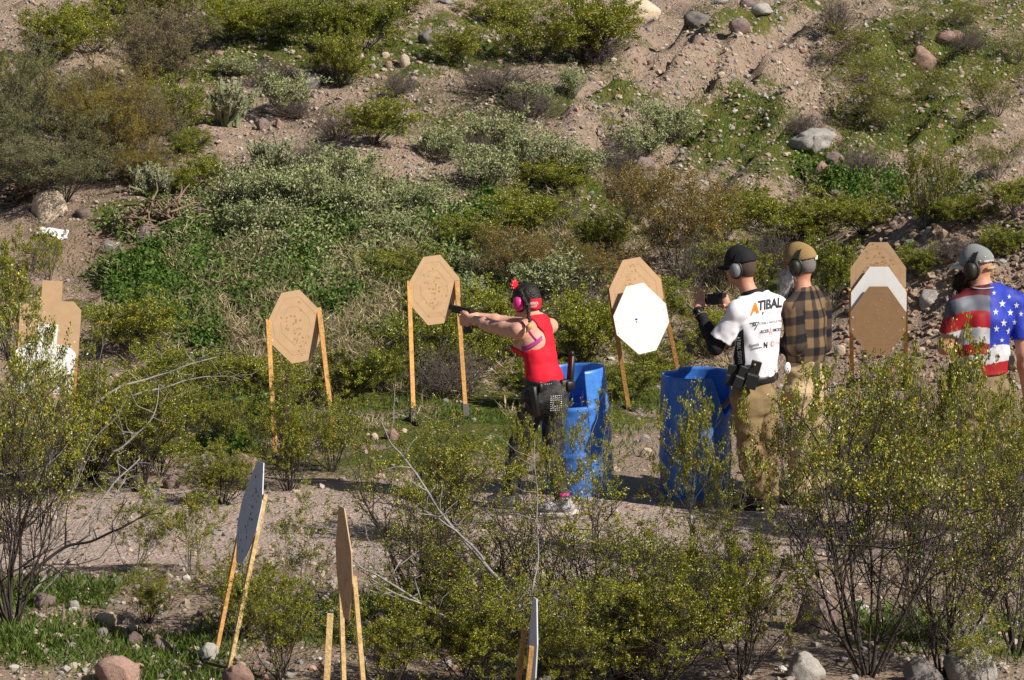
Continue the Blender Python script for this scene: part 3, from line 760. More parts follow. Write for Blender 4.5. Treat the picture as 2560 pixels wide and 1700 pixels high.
# slope, top to bottom -------------------------------------------------
for a in [
    ('feather0', 400, 268, 250, 265, 'large feathery grey-brown tree on the upper left slope'),
    ('feather2', 40, 450, 280, 360, 'grey-green feathery tree at the far left edge'),
    ('feather1', 250, 448, 260, 300, 'yellow-brown feathery tree in the middle of the left thicket'),
    ('feather2', 160, 505, 330, 230, 'dark olive feathery tree at the foot of the left thicket'),
    ('feather0', 360, 400, 190, 190, 'brownish feathery tree at the right side of the left thicket'),
    ('hill0', 120, 165, 190, 150, 'olive creosote against pale ground at the top left corner'),
    ('hill1', 50, 240, 130, 120, 'olive creosote hugging the left edge above the thicket'),
    ('hill2', 240, 130, 180, 140, 'olive creosote behind the large feathery tree, left part'),
    ('hill0', 335, 60, 190, 110, 'olive creosote at the top behind the large feathery tree'),
    ('hill1', 460, 50, 180, 110, 'olive creosote at the top just right of the feathery tree'),
    ('bright', 440, 340, 170, 150, 'fresh green creosote between feathery tree and cholla'),
    ('bright', 470, 390, 120, 70, 'low fresh green creosote at the end of the left thicket'),
    ('hill0', 580, 105, 170, 115, 'dense grey-green bush at the top left of centre'),
    ('hill2', 690, 90, 170, 110, 'dark olive creosote at the top, right of the dense grey-green bush'),
    ('bright', 780, 120, 180, 140, 'bright olive creosote with fine branches near the top'),
    ('bright', 900, 130, 200, 150, 'big bright olive creosote left of the dark grey boulder'),
    ('hill1', 850, 215, 150, 160, 'olive creosote above the grey boulder with twigs'),
    ('hill0', 985, 40, 120, 70, 'small olive creosote at the top edge left of centre'),
    ('twig0', 515, 125, 60, 70, 'bare thin-stemmed shrub on grass under the top left bushes'),
    ('twig1', 685, 210, 110, 75, 'dark twiggy shrub above the grey-green brittlebush on the left'),
    ('twig0', 805, 205, 90, 60, 'dry shrub lying against the grey boulder with twigs'),
    ('brittle0', 585, 190, 90, 55, 'pale brittlebush behind the cholla'),
    ('brittle1', 715, 285, 140, 110, 'rounded grey-green brittlebush right of the cholla'),
    ('twig1', 745, 295, 120, 60, 'dark dry twigs under the rounded brittlebush right of the cholla'),
    ('twig0', 998, 238, 110, 65, 'grey twiggy dome alone on the bare soil left of centre'),
    ('hill2', 935, 360, 180, 130, 'dark olive creosote with bright tips at left of centre'),
    ('twig1', 845, 350, 120, 90, 'reddish-brown dry shrub left of the dark olive creosote'),
    ('hill0', 1165, 168, 130, 110, 'small dark creosote below the pale grey rock at the top'),
    ('twig1', 1250, 228, 210, 80, 'broad dark mat of dry twigs in the middle of the upper slope'),
    ('hill1', 1240, 60, 170, 80, 'olive creosote at the top centre beside the grassy patch'),
    ('hill2', 1340, 150, 190, 150, 'olive creosote left of the big grey-branched one at the top'),
    ('hill0', 1450, 158, 220, 190, 'large olive creosote with bare grey branches at the top centre'),
    ('twig0', 1490, 160, 120, 110, 'bare grey branched shrub at the right foot of the large top creosote'),
    ('twig1', 1325, 300, 150, 90, 'dark-based dry shrub in the centre of the bare slope'),
    ('brittle2', 1330, 265, 110, 60, 'sparse pale brittlebush over the dark-based dry shrub'),
    ('brittle0', 1430, 245, 70, 75, 'small dusty brittlebush on the bare slope right of the dry mat'),
    ('brittle1', 1112, 405, 120, 95, 'brittlebush at the left of the central group'),
    ('brittle0', 1250, 385, 150, 115, 'tallest brittlebush at the back of the central group'),
    ('twig0', 1185, 400, 110, 70, 'dark dead twigs in the middle of the central brittlebushes'),
    ('brittle2', 1212, 470, 150, 105, 'silvery brittlebush at the front of the central group'),
    ('brittle1', 1345, 430, 150, 105, 'greener brittlebush right of the tallest central one'),
    ('brittle0', 1440, 455, 140, 95, 'yellow-green brittlebush at the right end of the central group'),
    ('hill1', 1390, 482, 190, 95, 'olive creosote in front of the yellow-green brittlebush'),
    ('brittle2', 1668, 362, 130, 105, 'pale brittlebush standing above the twigs beside the steep boulder'),
    ('brittle1', 1592, 395, 120, 85, 'silver brittlebush left of the pale one by the steep boulder'),
    ('twig0', 1555, 440, 130, 90, 'dead brown shrub right against the left of the steep boulder'),
    ('hill2', 485, 490, 150, 115, 'dark creosote with bent grey stems right of the left thicket'),
    ('twig0', 385, 440, 110, 80, 'grey dry stems below the brownish feathery tree'),
    ('brittle0', 620, 520, 160, 110, 'brittlebush at the left of the large pale cluster'),
    ('brittle2', 720, 540, 180, 130, 'broad brittlebush in the middle of the large pale cluster'),
    ('brittle1', 850, 480, 170, 120, 'upper brittlebush at the right of the large pale cluster'),
    ('brittle0', 900, 560, 170, 120, 'lower brittlebush at the right of the large pale cluster'),
    ('twig1', 775, 430, 110, 80, 'grey dry shrub between second cholla and the pale cluster'),
    ('brittle1', 660, 590, 170, 100, 'grey-green brittlebush at the lower edge of the pale cluster'),
    ('brittle2', 1050, 545, 130, 90, 'brittlebush above the centre octagon target'),
    ('brittle0', 980, 600, 120, 80, 'half-hidden brittlebush at the upper left of the centre octagon'),
    ('hill0', 1290, 600, 190, 130, 'olive creosote on the slope above the woman in red'),
    ('bright', 1180, 640, 180, 110, 'yellow-green bush above and left of the woman in red'),
    ('twig0', 1390, 580, 130, 110, 'tangle of thin grey stems above the white octagon'),
    ('rusty', 1700, 690, 290, 280, 'large rust-tinged creosote behind the white octagon and the phone'),
    ('rusty', 1590, 560, 150, 140, 'smaller rust-tinged creosote left of the large one'),
    ('twig0', 1760, 740, 170, 150, 'tangle of pale dead stems behind the raised phone'),
    ('hill2', 1960, 620, 190, 150, 'dark shaded creosote behind the two men in caps'),
    ('hill0', 1880, 560, 130, 100, 'dark low creosote above the black cap'),
    ('bright', 2075, 760, 120, 170, 'upright fresh creosote between plaid man and right octagon'),
    ('airy0', 2130, 140, 170, 100, 'yellow-green creosote at the top right of the gully'),
    ('twig1', 2088, 82, 60, 110, 'slender bare upright shrub at the top right'),
    ('airy1', 2170, 215, 180, 100, 'olive creosote in the middle of the upper right slope'),
    ('airy0', 2175, 300, 220, 150, 'grey-stemmed creosote above the long pale layered boulder'),
    ('airy1', 2290, 118, 120, 110, 'thin olive creosote left of the broad pink boulder'),
    ('airy0', 2400, 70, 170, 80, 'olive creosote at the top right beyond the pink boulders'),
    ('twig0', 2420, 130, 100, 70, 'grey dry shrub on the right end of the broad pink boulder'),
    ('airy1', 2330, 245, 140, 80, 'olive creosote below the steep pink boulder'),
    ('airy0', 2490, 290, 180, 150, 'dark olive creosote at the right edge of the upper slope'),
    ('near0', 2310, 575, 210, 310, 'tall dark creosote with fanned stems on the right slope'),
    ('airy1', 2215, 330, 150, 90, 'yellow-olive creosote just above the tall dark fanned one'),
    ('airy0', 2490, 450, 140, 120, 'dark creosote at the right above the rubble mound'),
    ('twig1', 2150, 440, 130, 80, 'pale dry shrub left of the tall dark fanned creosote'),
    ('twig0', 2010, 335, 110, 60, 'grey twigs on the slope behind the long pale boulder'),
    ('hill0', 2545, 540, 120, 100, 'dark creosote at the right edge beside the rubble mound'),
    ('bright', 2510, 640, 120, 80, 'small green bush on the rubble mound above the flag shirt'),
    ('bright', 2290, 690, 120, 80, 'low green bush between the stacked octagons and the grey cap'),
    ('twig0', 2390, 650, 110, 70, 'dry grey shrub on the rubble left of the grey cap'),
    ('bright', 2330, 560, 130, 70, 'low green bush on the rim of the rubble mound'),
    ('hill1', 2420, 560, 130, 80, 'olive bush on top of the rubble mound'),
    ('hill2', 2040, 600, 200, 120, 'dark creosote in the hollow left of the top of the stacked octagons'),  # bush added in place of the bank's deep shade
    ('hill0', 2160, 585, 180, 100, 'dark creosote in the hollow just above the stacked octagons'),  # second bush added to darken the hollow
    ('hill1', 1800, 610, 150, 120, 'olive creosote above the raised phone, right of the large rusty one'),
    # foot of the slope, behind the shooters
    ('hill1', 1090, 960, 260, 210, 'wide olive creosote behind the right post of the centre octagon'),
    ('hill2', 1210, 930, 220, 230, 'olive creosote just behind the arms of the woman in red'),
    ('rusty', 1290, 720, 200, 160, 'brownish bush behind the head of the woman in red'),
    ('twig0', 1120, 990, 220, 150, 'fan of pale dead stems at the foot of the slope by the centre stand'),
    ('brittle1', 1400, 760, 190, 130, 'grey-green shrub right of the woman in red'),
    ('hill0', 1440, 920, 200, 200, 'olive creosote between the woman in red and the white octagon'),
    ('twig1', 1450, 830, 170, 120, 'grey tangled shrub left of the white octagon'),
    ('hill2', 1500, 640, 160, 120, 'dark creosote left of the top of the white octagon stand'),
    ('hill1', 860, 1010, 210, 150, 'olive creosote between left and centre octagon stands'),
    ('bright', 960, 980, 110, 110, 'small olive creosote touching the left post of the centre octagon'),
    ('bright', 1560, 1000, 170, 100, 'low green bush in the gap between the barrels and the white octagon'),
    ('hill1', 1640, 960, 170, 130, 'olive bush right below the white octagon'),
    ('hill0', 1360, 1010, 200, 110, 'olive bush behind the legs of the woman in red'),
    ('hill2', 1850, 720, 160, 130, 'dark creosote behind the face of the man in the black cap'),
    ('twig0', 1930, 690, 150, 130, 'dry pale shrub between the two capped heads'),
    ('bright', 1620, 800, 200, 110, 'olive bush directly behind the white octagon'),
    ('hill0', 1780, 880, 180, 110, 'olive bush behind the elbow of the man with the phone'),
    ('rusty', 1480, 740, 180, 140, 'rust-tinged bush left of the white octagon'),
    ('hill1', 1010, 720, 170, 110, 'olive bush behind the left post of the centre octagon'),
    ('brittle2', 1120, 800, 150, 110, 'grey-green shrub right of the centre octagon board'),
    ('hill0', 640, 1010, 200, 130, 'olive bush behind the left octagon posts'),
    ('bright', 440, 1000, 200, 140, 'green bush left of the left octagon posts'),
    ('hill2', 330, 880, 220, 150, 'olive bush right of the torso target at the foot of the slope'),
    ('airy1', 2540, 160, 120, 90, 'olive creosote at the right edge near the top corner'),
    ('hill1', 200, 330, 170, 130, 'olive creosote behind the yellow-brown feathery tree'),
    ('feather2', 120, 330, 200, 190, 'grey feathery tree standing behind the yellow-brown one'),
    ('feather1', 330, 470, 160, 130, 'yellow-brown feathery shrub at the front right of the left thicket'),
]: bush(*a)

# near bushes, each with its own plant and place -----------------------
F1 = bush('open0', 30, 1560, 480, 760, 'tall creosote with dark leaning trunks at the far left', rz=.4)
for a in [
    ('sparse2', 110, 1350, 340, 660, 'flower-specked creosote in front of the white torso target'),
    ('near3', 350, 1230, 330, 340, 'spreading creosote right of the torso target', ),
    ('near1', 230, 1200, 260, 250, 'creosote below the torso target behind the pale boulder'),
    ('near0', 560, 1130, 220, 200, 'low creosote at the foot of the left octagon stand'),
    ('near1', 722, 1228, 210, 300, 'upright creosote just right of the tilted grey target'),
    ('sparse', 480, 1440, 190, 220, 'thin creosote on the sand left of the grey target board'),
    ('sparse2', 760, 1500, 220, 290, 'sparse creosote between the grey and tan edge-on targets'),
    ('near3', 600, 1600, 260, 230, 'dark creosote around the grey target posts'),
    ('near2', 700, 1700, 220, 280, 'shaded creosote left of the pale stake'),
    ('near3', 370, 1560, 150, 150, 'small rust-brown creosote on the grass at the lower left'),
    ('sparse2', 330, 1430, 260, 250, 'open creosote over the left part of the wash'),
    ('open1', 1520, 1640, 380, 460, 'airy creosote at the bottom between the white edge-on target and the barrels'),
    ('open2', 1720, 1640, 360, 400, 'airy creosote below the gap between notched barrel and khaki trousers'),
    ('near3', 1100, 1350, 260, 330, 'creosote on the wash left of the woman\'s feet'),
    ('sparse', 1325, 1330, 110, 300, 'slim creosote in front of the woman\'s legs'),
    ('open0', 1050, 1540, 380, 470, 'creosote behind the long bare branches at bottom centre'),
    ('open2', 1300, 1640, 470, 480, 'broad creosote at the bottom above the thin white target'),
    ('near1', 1180, 1720, 330, 300, 'dark creosote at the bottom edge left of the thin white target'),
    ('near0', 1440, 1750, 280, 300, 'creosote at the bottom edge right of the thin white target'),
    ('sparse2', 1480, 1300, 190, 330, 'thin creosote in front of the left blue barrel'),
    ('sparse', 1725, 1400, 200, 430, 'tall slim creosote in front of the right blue barrel'),
    ('near3', 1640, 1740, 380, 400, 'dense creosote along the bottom right of centre'),
    ('near2', 1850, 1700, 320, 380, 'dense yellow-green creosote at the bottom below the men'),
    ('sparse2', 1815, 1420, 150, 300, 'slim creosote in front of the khaki trousers'),
    ('sparse', 1985, 1420, 170, 480, 'tall creosote in front of the plaid-shirted man'),
    ('near1', 2160, 1330, 280, 440, 'full creosote in front of the right octagon stand'),
    ('open1', 2170, 1690, 500, 780, 'big creosote with black fanned stems at the lower right'),
    ('open2', 2300, 1370, 300, 480, 'creosote left of the flag-shirted man\'s legs'),
    ('open1', 2470, 1390, 300, 400, 'creosote covering the flag-shirted man\'s legs'),
    ('sparse', 2380, 1420, 230, 600, 'tall thin creosote across the flag shirt hem'),
    ('open2', 2350, 1690, 420, 560, 'dark open creosote at the lower right with a rust-red tuft'),
    ('open0', 2540, 1640, 330, 600, 'creosote at the right edge of the near ground'),
    ('sparse2', 2470, 1730, 260, 300, 'low creosote over the grey boulders at bottom right'),
    ('sparse', 120, 705, 130, 140, 'small yellow-flowered creosote above the torso target'),
    ('near1', 560, 1260, 200, 160, 'creosote at the wash edge behind the grey target board'),
    ('near3', 180, 1130, 260, 280, 'yellow-green creosote across the lower part of the torso target'),
    ('near0', 400, 1190, 250, 260, 'olive creosote behind the bleached broken branch'),
    ('near2', 980, 1740, 260, 260, 'dark creosote at the bottom edge beside the tan edge-on target'),
    ('near3', 1560, 1700, 330, 330, 'olive creosote at the bottom edge, second right of the thin white target'),
    ('near0', 2250, 1240, 260, 330, 'leafy yellow-flowered creosote under the stacked octagons'),
    ('near2', 2530, 1340, 200, 380, 'leafy creosote below the right hand at the picture edge'),
    ('near1', 60, 1250, 260, 330, 'leafy creosote at the left edge below the torso target'),
    ('near0', 470, 1090, 230, 200, 'leafy creosote left of the left octagon stand'),
    ('near2', 830, 1180, 200, 200, 'leafy creosote at the right foot of the left octagon stand'),
    ('near1', 1080, 1620, 300, 280, 'dark leafy creosote under the long bare branches'),
    ('near2', 25, 900, 220, 320, 'yellow-flowered creosote at the left edge beside the torso target'),
]: bush(*a)

def limb(name, pts, r0, r1, parent, m='deadwood', extra=()):
    """a bent bare branch through points given as (px, py, depth)"""
    mb = MB(); P = np.array([at(*q) for q in pts])
    t = np.linspace(0, len(P) - 1, len(P) * 5)
    C = np.stack([np.interp(t, np.arange(len(P)), P[:, i]) for i in range(3)], -1)
    rs = np.random.RandomState(int(pts[0][0]))
    C[1:] += np.cumsum(rs.normal(size=(len(C) - 1, 3)) * .006, 0)
    for it in range(2): C[1:-1] = (C[:-2] + C[1:-1] * 2 + C[2:]) / 4
    r0, r1 = r0 * .72, r1 * .6
    mb.tube(C, r0, r1, 6)
    rx = [(rs.uniform(.2, .95), rs.normal() * .8, rs.normal() * .5 + .4, rs.uniform(.1, .28)) for _ in range(7)]
    for f, dx, dz, ln in list(extra) + rx:
        a = C[int(f * (len(C) - 1))]
        e = a + np.array([dx, .1, dz]) * ln
        mb.tube([a, a * .6 + e * .4 + rs.normal(size=3) * .02, a * .25 + e * .75 + rs.normal(size=3) * .02, e], r1 * 1.2, r1 * .35, 5)
    return mb.out(name, M[m], parent, smooth=True)

b6 = bush('sparse2', 1290, 1700, 240, 220, 'half-dead creosote with long bare grey branches at the bottom centre')
for pts, r0 in [([(1290, 1660, 18.1), (1180, 1570, 18.1), (1060, 1490, 17.9), (945, 1418, 17.9)], .017), ([(1230, 1640, 18.1), (1120, 1560, 18.1), (1000, 1480, 18.1), (930, 1436, 18.1), (880, 1400, 18.1)], .014),
                ([(1255, 1455, 18.4), (1190, 1370, 18.6), (1110, 1280, 18.6), (1040, 1190, 18.8), (980, 1135, 18.9), (940, 1060, 18.9)], .015), ([(1210, 1400, 18.4), (1165, 1355, 18.6), (1110, 1330, 18.6), (1060, 1280, 18.6)], .012),
                ([(1330, 1490, 18.2), (1340, 1380, 18.4), (1338, 1240, 18.4), (1325, 1110, 18.6)], .007), ([(1300, 1515, 18.1), (1275, 1530, 18.1), (1245, 1535, 18.1)], .018)]:
    s0 = np.array(BASE[b6]); o = limb('dead_branch', pts, r0, r0 * .35, None, extra=[(.55, -.5, .6, .22), (.75, .4, .7, .18), (.85, -.8, .2, .2)])
    o.parent = b6; o.matrix_parent_inverse = bpy.data.objects[b6.name].matrix_world.inverted()
    mw = o.matrix_world.copy()
bpy.context.view_layer.update()
for o in list(b6.children):
    if o.name.startswith('dead_branch'):
        o.matrix_parent_inverse = b6.matrix_world.inverted()
bl = bush('sparse2', 395, 1120, 130, 130, 'creosote with a bleached broken branch pointing at the left octagon')
bpy.context.view_layer.update()
for pts, r0 in [([(225, 1018, 24.0), (300, 970, 24.0), (400, 945, 24.1), (470, 920, 24.1), (545, 895, 24.2)], .014), ([(330, 990, 24.1), (430, 965, 24.2), (520, 942, 24.3), (600, 950, 24.4)], .009), ([(280, 1130, 23.8), (340, 1090, 23.8), (375, 1040, 23.8), (390, 960, 23.9)], .012)]:
    o = limb('dead_branch', pts, r0, r0 * .35, None, extra=[(.5, .5, .5, .2), (.7, .6, -.2, .2)])
    o.parent = bl; o.matrix_parent_inverse = bl.matrix_world.inverted()
for pts, r0, m in [([(10, 1540, 20.2), (60, 1440, 20.2), (150, 1370, 20.2), (230, 1358, 20.1), (300, 1330, 20.0), (370, 1290, 20.0)], .02, 'darkbark'), ([(60, 1420, 20.2), (130, 1412, 20.1), (190, 1475, 20.0), (260, 1480, 19.9)], .010, 'darkbark'),
                   ([(20, 1560, 20.2), (110, 1450, 20.3), (200, 1330, 20.4), (290, 1210, 20.5), (350, 1150, 20.6)], .016, 'deadwood'), ([(30, 1560, 20.2), (160, 1440, 20.2), (250, 1340, 20.2), (330, 1200, 20.3)], .012, 'deadwood'),
                   ([(20, 1570, 20.1), (30, 1400, 20.1), (80, 1250, 20.1), (90, 1150, 20.2)], .018, 'darkbark')]:
    o = limb('dead_branch' if m == 'deadwood' else 'main_limb', pts, r0, r0 * .35, None, m, extra=[(.5, .5, .6, .25), (.75, .3, .8, .25), (.9, .7, .2, .2)])
    o.parent = F1; o.matrix_parent_inverse = F1.matrix_world.inverted()

# cholla: jointed spiny arms ------------------------------------------
def cholla(px, py, w, h, label, seed):
    r = np.random.RandomState(seed); p = hit(px, py); s = ppm(p); Hm, Wm = h / s, w / s
    o = empty('cholla_cactus', p, label, 'cactus')
    n = 26; a = r.rand(n) * 6.28; el = r.uniform(.1, 1.1, n)
    D = np.stack([np.cos(a) * el * Wm / Hm, np.sin(a) * el * Wm / Hm, np.ones(n)], -1)
    P, d = grow(r, np.tile(p, (n, 1)) + r.normal(size=(n, 3)) * [.05, .05, 0], D, Hm * r.uniform(.45, .85, n), 4, .15, .1)
    V, Q = tubes(P, np.full(n, .022), np.full(n, .017), 6)
    i, q, dp = children(r, P, 6, .35, 1.0)
    P2, d2 = grow(r, q, nrm(dp + r.normal(size=q.shape) * .6 + Z * .4), r.uniform(.07, .2, len(q)), 3, .12, .15)
    V2, Q2 = tubes(P2, np.full(len(q), .017), np.full(len(q), .011), 5)
    i3, q3, dp3 = children(r, P2, 70, 0, 1.0)
    sv, sq, scol = leaves(r, q3, r.normal(size=q3.shape) + .3 * dp3, np.full(len(q3), .042), np.full(len(q3), .006), lerpcol(r, len(q3), [(.42, .40, .26), (.34, .34, .20), (.50, .46, .33)]))
    part('joints', np.r_[V, V2], M['cactus'], o, quads=np.r_[Q, Q2 + len(V)])
    part('spines', sv, M['straw'], o, quads=sq, col=scol, smooth=False)
M['cactus'] = mat('cactus_skin', (.17, .19, .10), .8, .2, .25, 20)
cholla(568, 315, 170, 130, 'pale spiny cholla cactus with a dark base on the left slope', 1)
cholla(690, 445, 150, 110, 'second spiny cholla lower down above the pale brittlebush cluster', 2)
cholla(385, 490, 70, 60, 'small upright cholla stems right above the brush pile', 3)

def heap(name, px, py, w, h, n, label, cat, seed, rr_=(.006, .016)):
    r = np.random.RandomState(seed); p = hit(px, py); s = ppm(p); W, Hh = w / s, h / s
    mb = MB()
    for k in range(n):
        a = r.normal() * .5 + (0 if r.rand() < .7 else 1.5); c = p + np.array([r.uniform(-.4, .4) * W, r.uniform(-.2, .35), 0])
        c[2] = ground(c[0], c[1]) + r.rand() ** 1.5 * Hh * (1 - abs(c[0] - p[0]) / W * 1.4)
        ln = r.uniform(.2, .55) * W
        P0 = c - np.array([math.cos(a), math.sin(a), r.normal() * .2]) * ln / 2
        P, d = grow(r, P0[None], np.array([[math.cos(a), math.sin(a), r.normal() * .25]]), np.array([ln]), 5, .22, -.02)
        q = r.uniform(*rr_); mb.tube(P[0], q, q * .5, 5)
    o = mb.out(name, M['brownwood'], None, True, base=p)
    return tag(o, label, cat)
heap('brush_pile', 390, 590, 230, 85, 150, 'pile of dead brown branches on the left bank', 'brush pile', 1)
heap('root_tangle', 40, 500, 120, 70, 90, 'tangle of dead grey-brown roots above the cream boulder', 'dead roots', 2, (.008, .02))
heap('fallen_branch', 160, 1592, 260, 22, 9, 'fallen brown branches lying in the grass at lower left', 'branch', 4)

# litter ----------------------------------------------------------------
p = hit(130, 588); r = np.random.RandomState(4)
u = np.linspace(-.16, .16, 13); v = np.linspace(-.07, .07, 7); U_, V_ = np.meshgrid(u, v, indexing='ij')
LX = p[0] + U_ + .02 * vn2(U_ * 20, V_ * 20, 1); LY = p[1] + V_
LZ = ground(LX, LY) + .03 + .05 * vn2(U_ * 14, V_ * 18, 2) + .03 * np.abs(vn2(U_ * 30, V_ * 30, 3)); ii = np.arange(91).reshape(13, 7)
LQ = np.stack([ii[:-1, :-1], ii[1:, :-1], ii[1:, 1:], ii[:-1, 1:]], -1).reshape(-1, 4)
lt = part('plastic_litter', np.stack([LX, LY, LZ], -1).reshape(-1, 3), M['litter'], None, quads=LQ, base=p)
sm = lt.modifiers.new('thickness', 'SOLIDIFY'); sm.thickness = .006
tag(lt, 'crumpled white sheet of litter below the cream boulder', 'litter')

# stuff: grass, weeds, straw -------------------------------------------
r = np.random.RandomState(8)
gd = lambda px, py: np.clip(blob(px, py, VEG) * 1.1 - .15, 0, 1)
Pq = np.concatenate([scatter(34000, (0, 0, 2560, 600), 31, gd), scatter(32000, (0, 600, 2560, 1240), 32, gd), scatter(15000, (0, 1440, 2560, 1710), 33, gd)])
k = vn2(Pq[:, 0] * 2.2, Pq[:, 1] * 2.2, 41) + .6 * vn2(Pq[:, 0] * 6, Pq[:, 1] * 6, 42) > -.04
Pq = Pq[k]; n = len(Pq)
Pq = Pq + np.c_[r.normal(size=(n, 2)) * .03, np.zeros(n)]; Pq[:, 2] = ground(Pq[:, 0], Pq[:, 1])
Ln = r.uniform(.03, .085, n); Dg = np.c_[r.normal(size=(n, 2)) * .6, np.ones(n)]
gcols = lerpcol(r, n, [(.075, .135, .018), (.11, .16, .025), (.15, .16, .04), (.06, .10, .015)], [.4, .3, .15, .15])
V, Q, C = leaves(r, Pq, Dg, Ln, np.full(n, .010), gcols)
tag(part('grass', V, M['weed'], None, quads=Q, col=C, smooth=False), 'short green grass in patches over the slope and near ground', 'grass', kind='stuff')

def clumps(seed, pts, per, radius, hgt, lsz, cols, flat, dirz):
    r = np.random.RandomState(seed); n = len(pts); m = n * per
    sc = np.repeat(r.uniform(.6, 1.3, n), per)
    a = r.rand(m) * 6.28; rr_ = np.sqrt(r.rand(m)) * radius * sc
    P = np.repeat(pts, per, 0) + np.stack([np.cos(a) * rr_, np.sin(a) * rr_, np.zeros(m)], -1)
    P[:, 2] = ground(P[:, 0], P[:, 1]) + r.rand(m) * hgt * sc * np.clip(1 - (rr_ / (radius * sc)) ** 2 * .7, .1, 1)
    D = np.c_[r.normal(size=(m, 2)), r.normal(size=m) * .4 + dirz]
    tone = np.repeat(r.uniform(.7, 1.2, n), per)[:, None]
    c = lerpcol(r, m, cols) * tone
    return leaves(r, P, D, lsz[0] * r.uniform(.6, 1.3, m), lsz[1] * r.uniform(.6, 1.3, m), c)
WD = [(880, 660, 420, 120, 1.0), (560, 760, 230, 110, .8), (700, 800, 190, 70, 1.0), (1000, 610, 160, 80, .9), (1180, 560, 120, 60, .7), (1400, 560, 60, 50, .7), (460, 490, 60, 40, .8), (400, 640, 170, 80, .8), (330, 690, 120, 60, .8), (1150, 680, 140, 80, .5), (2120, 470, 120, 40, .6), (2400, 520, 120, 40, .5), (1900, 700, 120, 60, .4), (560, 1080, 150, 60, .5), (2230, 1590, 110, 50, .8), (1020, 740, 120, 130, .7)]
wd = lambda px, py: np.clip(blob(px, py, WD) * 1.1 + 2.2 * vn2(px / 95, py / 55, 61) + 1.2 * vn2(px / 40, py / 28, 63) - .40, 0, 1) * (blob(px, py, WD) > .12)
pw = scatter(1500, (250, 440, 2560, 1140), 51, wd)
V, Q, C = clumps(9, pw, 46, .14, .20, (.040, .034), [(.075, .15, .02), (.115, .20, .03), (.05, .11, .016), (.15, .21, .045)], 0, .5)
tag(part('green_weeds', V, M['weed'], None, quads=Q, col=C, smooth=False), 'bright green leafy weeds carpeting the foot of the slope', 'weeds', kind='stuff')
SD = [(700, 760, 300, 130, .9), (950, 720, 200, 150, 1.0), (560, 650, 230, 90, .7), (800, 900, 220, 110, .8), (1200, 640, 200, 120, .5), (480, 830, 200, 90, .5), (1060, 860, 160, 110, .8), (1420, 640, 160, 100, .7), (1800, 760, 80, 110, .9), (1330, 900, 150, 80, .4), (1500, 470, 150, 50, .4), (2140, 480, 120, 60, .4)]
sd = lambda px, py: np.clip(blob(px, py, SD) + .6 * vn2(px / 60, py / 60, 62) - .15, 0, 1)
pst = scatter(1500, (250, 440, 2200, 1080), 52, sd)
V, Q, C = clumps(10, pst, 42, .11, .14, (.12, .008), [(.38, .30, .18), (.28, .215, .13), (.45, .38, .25), (.24, .23, .10)], 0, .75)
tag(part('dry_straw', V, M['straw'], None, quads=Q, col=C, smooth=False), 'bleached dry grass and straw between the green weeds', 'dry grass', kind='stuff')
pg2 = scatter(900, (300, 430, 1600, 900), 53, lambda px, py: np.clip(blob(px, py, [(760, 560, 260, 100, 1), (1000, 560, 150, 80, .8), (900, 680, 350, 120, .35), (1200, 700, 230, 120, .5)]) - .1, 0, 1))
V, Q, C = clumps(12, pg2, 50, .14, .24, (.04, .02), [(.27, .30, .14), (.20, .24, .09), (.34, .34, .19), (.16, .21, .06)], 0, .6)
tag(part('sage_groundcover', V, M['sage'], None, quads=Q, col=C, smooth=False), 'pale sage-green low growth filling the lower slope', 'ground cover', kind='stuff')
print('plants', round(time.time() - T0, 1))

# ------------------------------------------------------------------ targets on stands
def rotm(yaw, lean, roll):
    y, l, r_ = rad(yaw), rad(lean), rad(roll)
    cy, sy, cl, s_l, cr, sr = math.cos(y), math.sin(y), math.cos(l), math.sin(l), math.cos(r_), math.sin(r_)
    return np.array([[cy, -sy, 0], [sy, cy, 0], [0, 0, 1]]) @ np.array([[1, 0, 0], [0, cl, -s_l], [0, s_l, cl]]) @ np.array([[cr, 0, sr], [0, 1, 0], [-sr, 0, cr]])
OCT = [(-.075, .285), (.075, .285), (.225, .074), (.225, -.084), (.075, -.285), (-.075, -.285), (-.225, -.084), (-.225, .074)]
TORSO = [(-.225, -.06), (-.165, 0), (-.075, 0), (-.075, .15), (.075, .15), (.075, 0), (.165, 0), (.225, -.06), (.225, -.40), (.15, -.60), (-.15, -.60), (-.225, -.40)]

class Board:
    def __init__(s, c, yaw, lean, roll): s.c = np.array(c, float); s.R = rotm(yaw, lean, roll); s.n = s.R @ np.array([0, -1.0, 0])   # n points to the shown face
    def p(s, x, z, off=0.0): return s.c + s.R @ np.array([x, 0, z]) + s.n * off

def ringstrip(mb, B, poly, k0, k1, off, cy=0.0):
    q = [(x * k0, cy + (z - cy) * k0) for x, z in poly]; w = [(x * k1, cy + (z - cy) * k1) for x, z in poly]; n = len(poly)
    P = [B.p(*a, off) for a in q] + [B.p(*a, off) for a in w]
    mb.add(P, [(i, (i + 1) % n, n + (i + 1) % n, n + i) for i in range(n)])

def spots(B, seed, n, cx, cz, sx, sz, sq, off):
    r = np.random.RandomState(seed); mb = MB()
    for i in range(n):
        x, z = r.normal(cx, sx), r.normal(cz, sz); a = r.rand() * 3; h = sq * r.uniform(.5, 1.0)
        u = np.array([math.cos(a), math.sin(a)]) * h; v = np.array([-math.sin(a), math.cos(a)]) * h * .8
        mb.add([B.p(x + i_ * u[0] + j * v[0], z + i_ * u[1] + j * v[1], off + i * 2e-5) for i_, j in ((-1, -1), (1, -1), (1, 1), (-1, 1))], [(0, 1, 2, 3)])
    return mb

def post(o, a, b, u, w=.035, h=.02, m='pine', name='post'):
    return MB().beam(b, a, u, w, h).out(name, M[m], o)

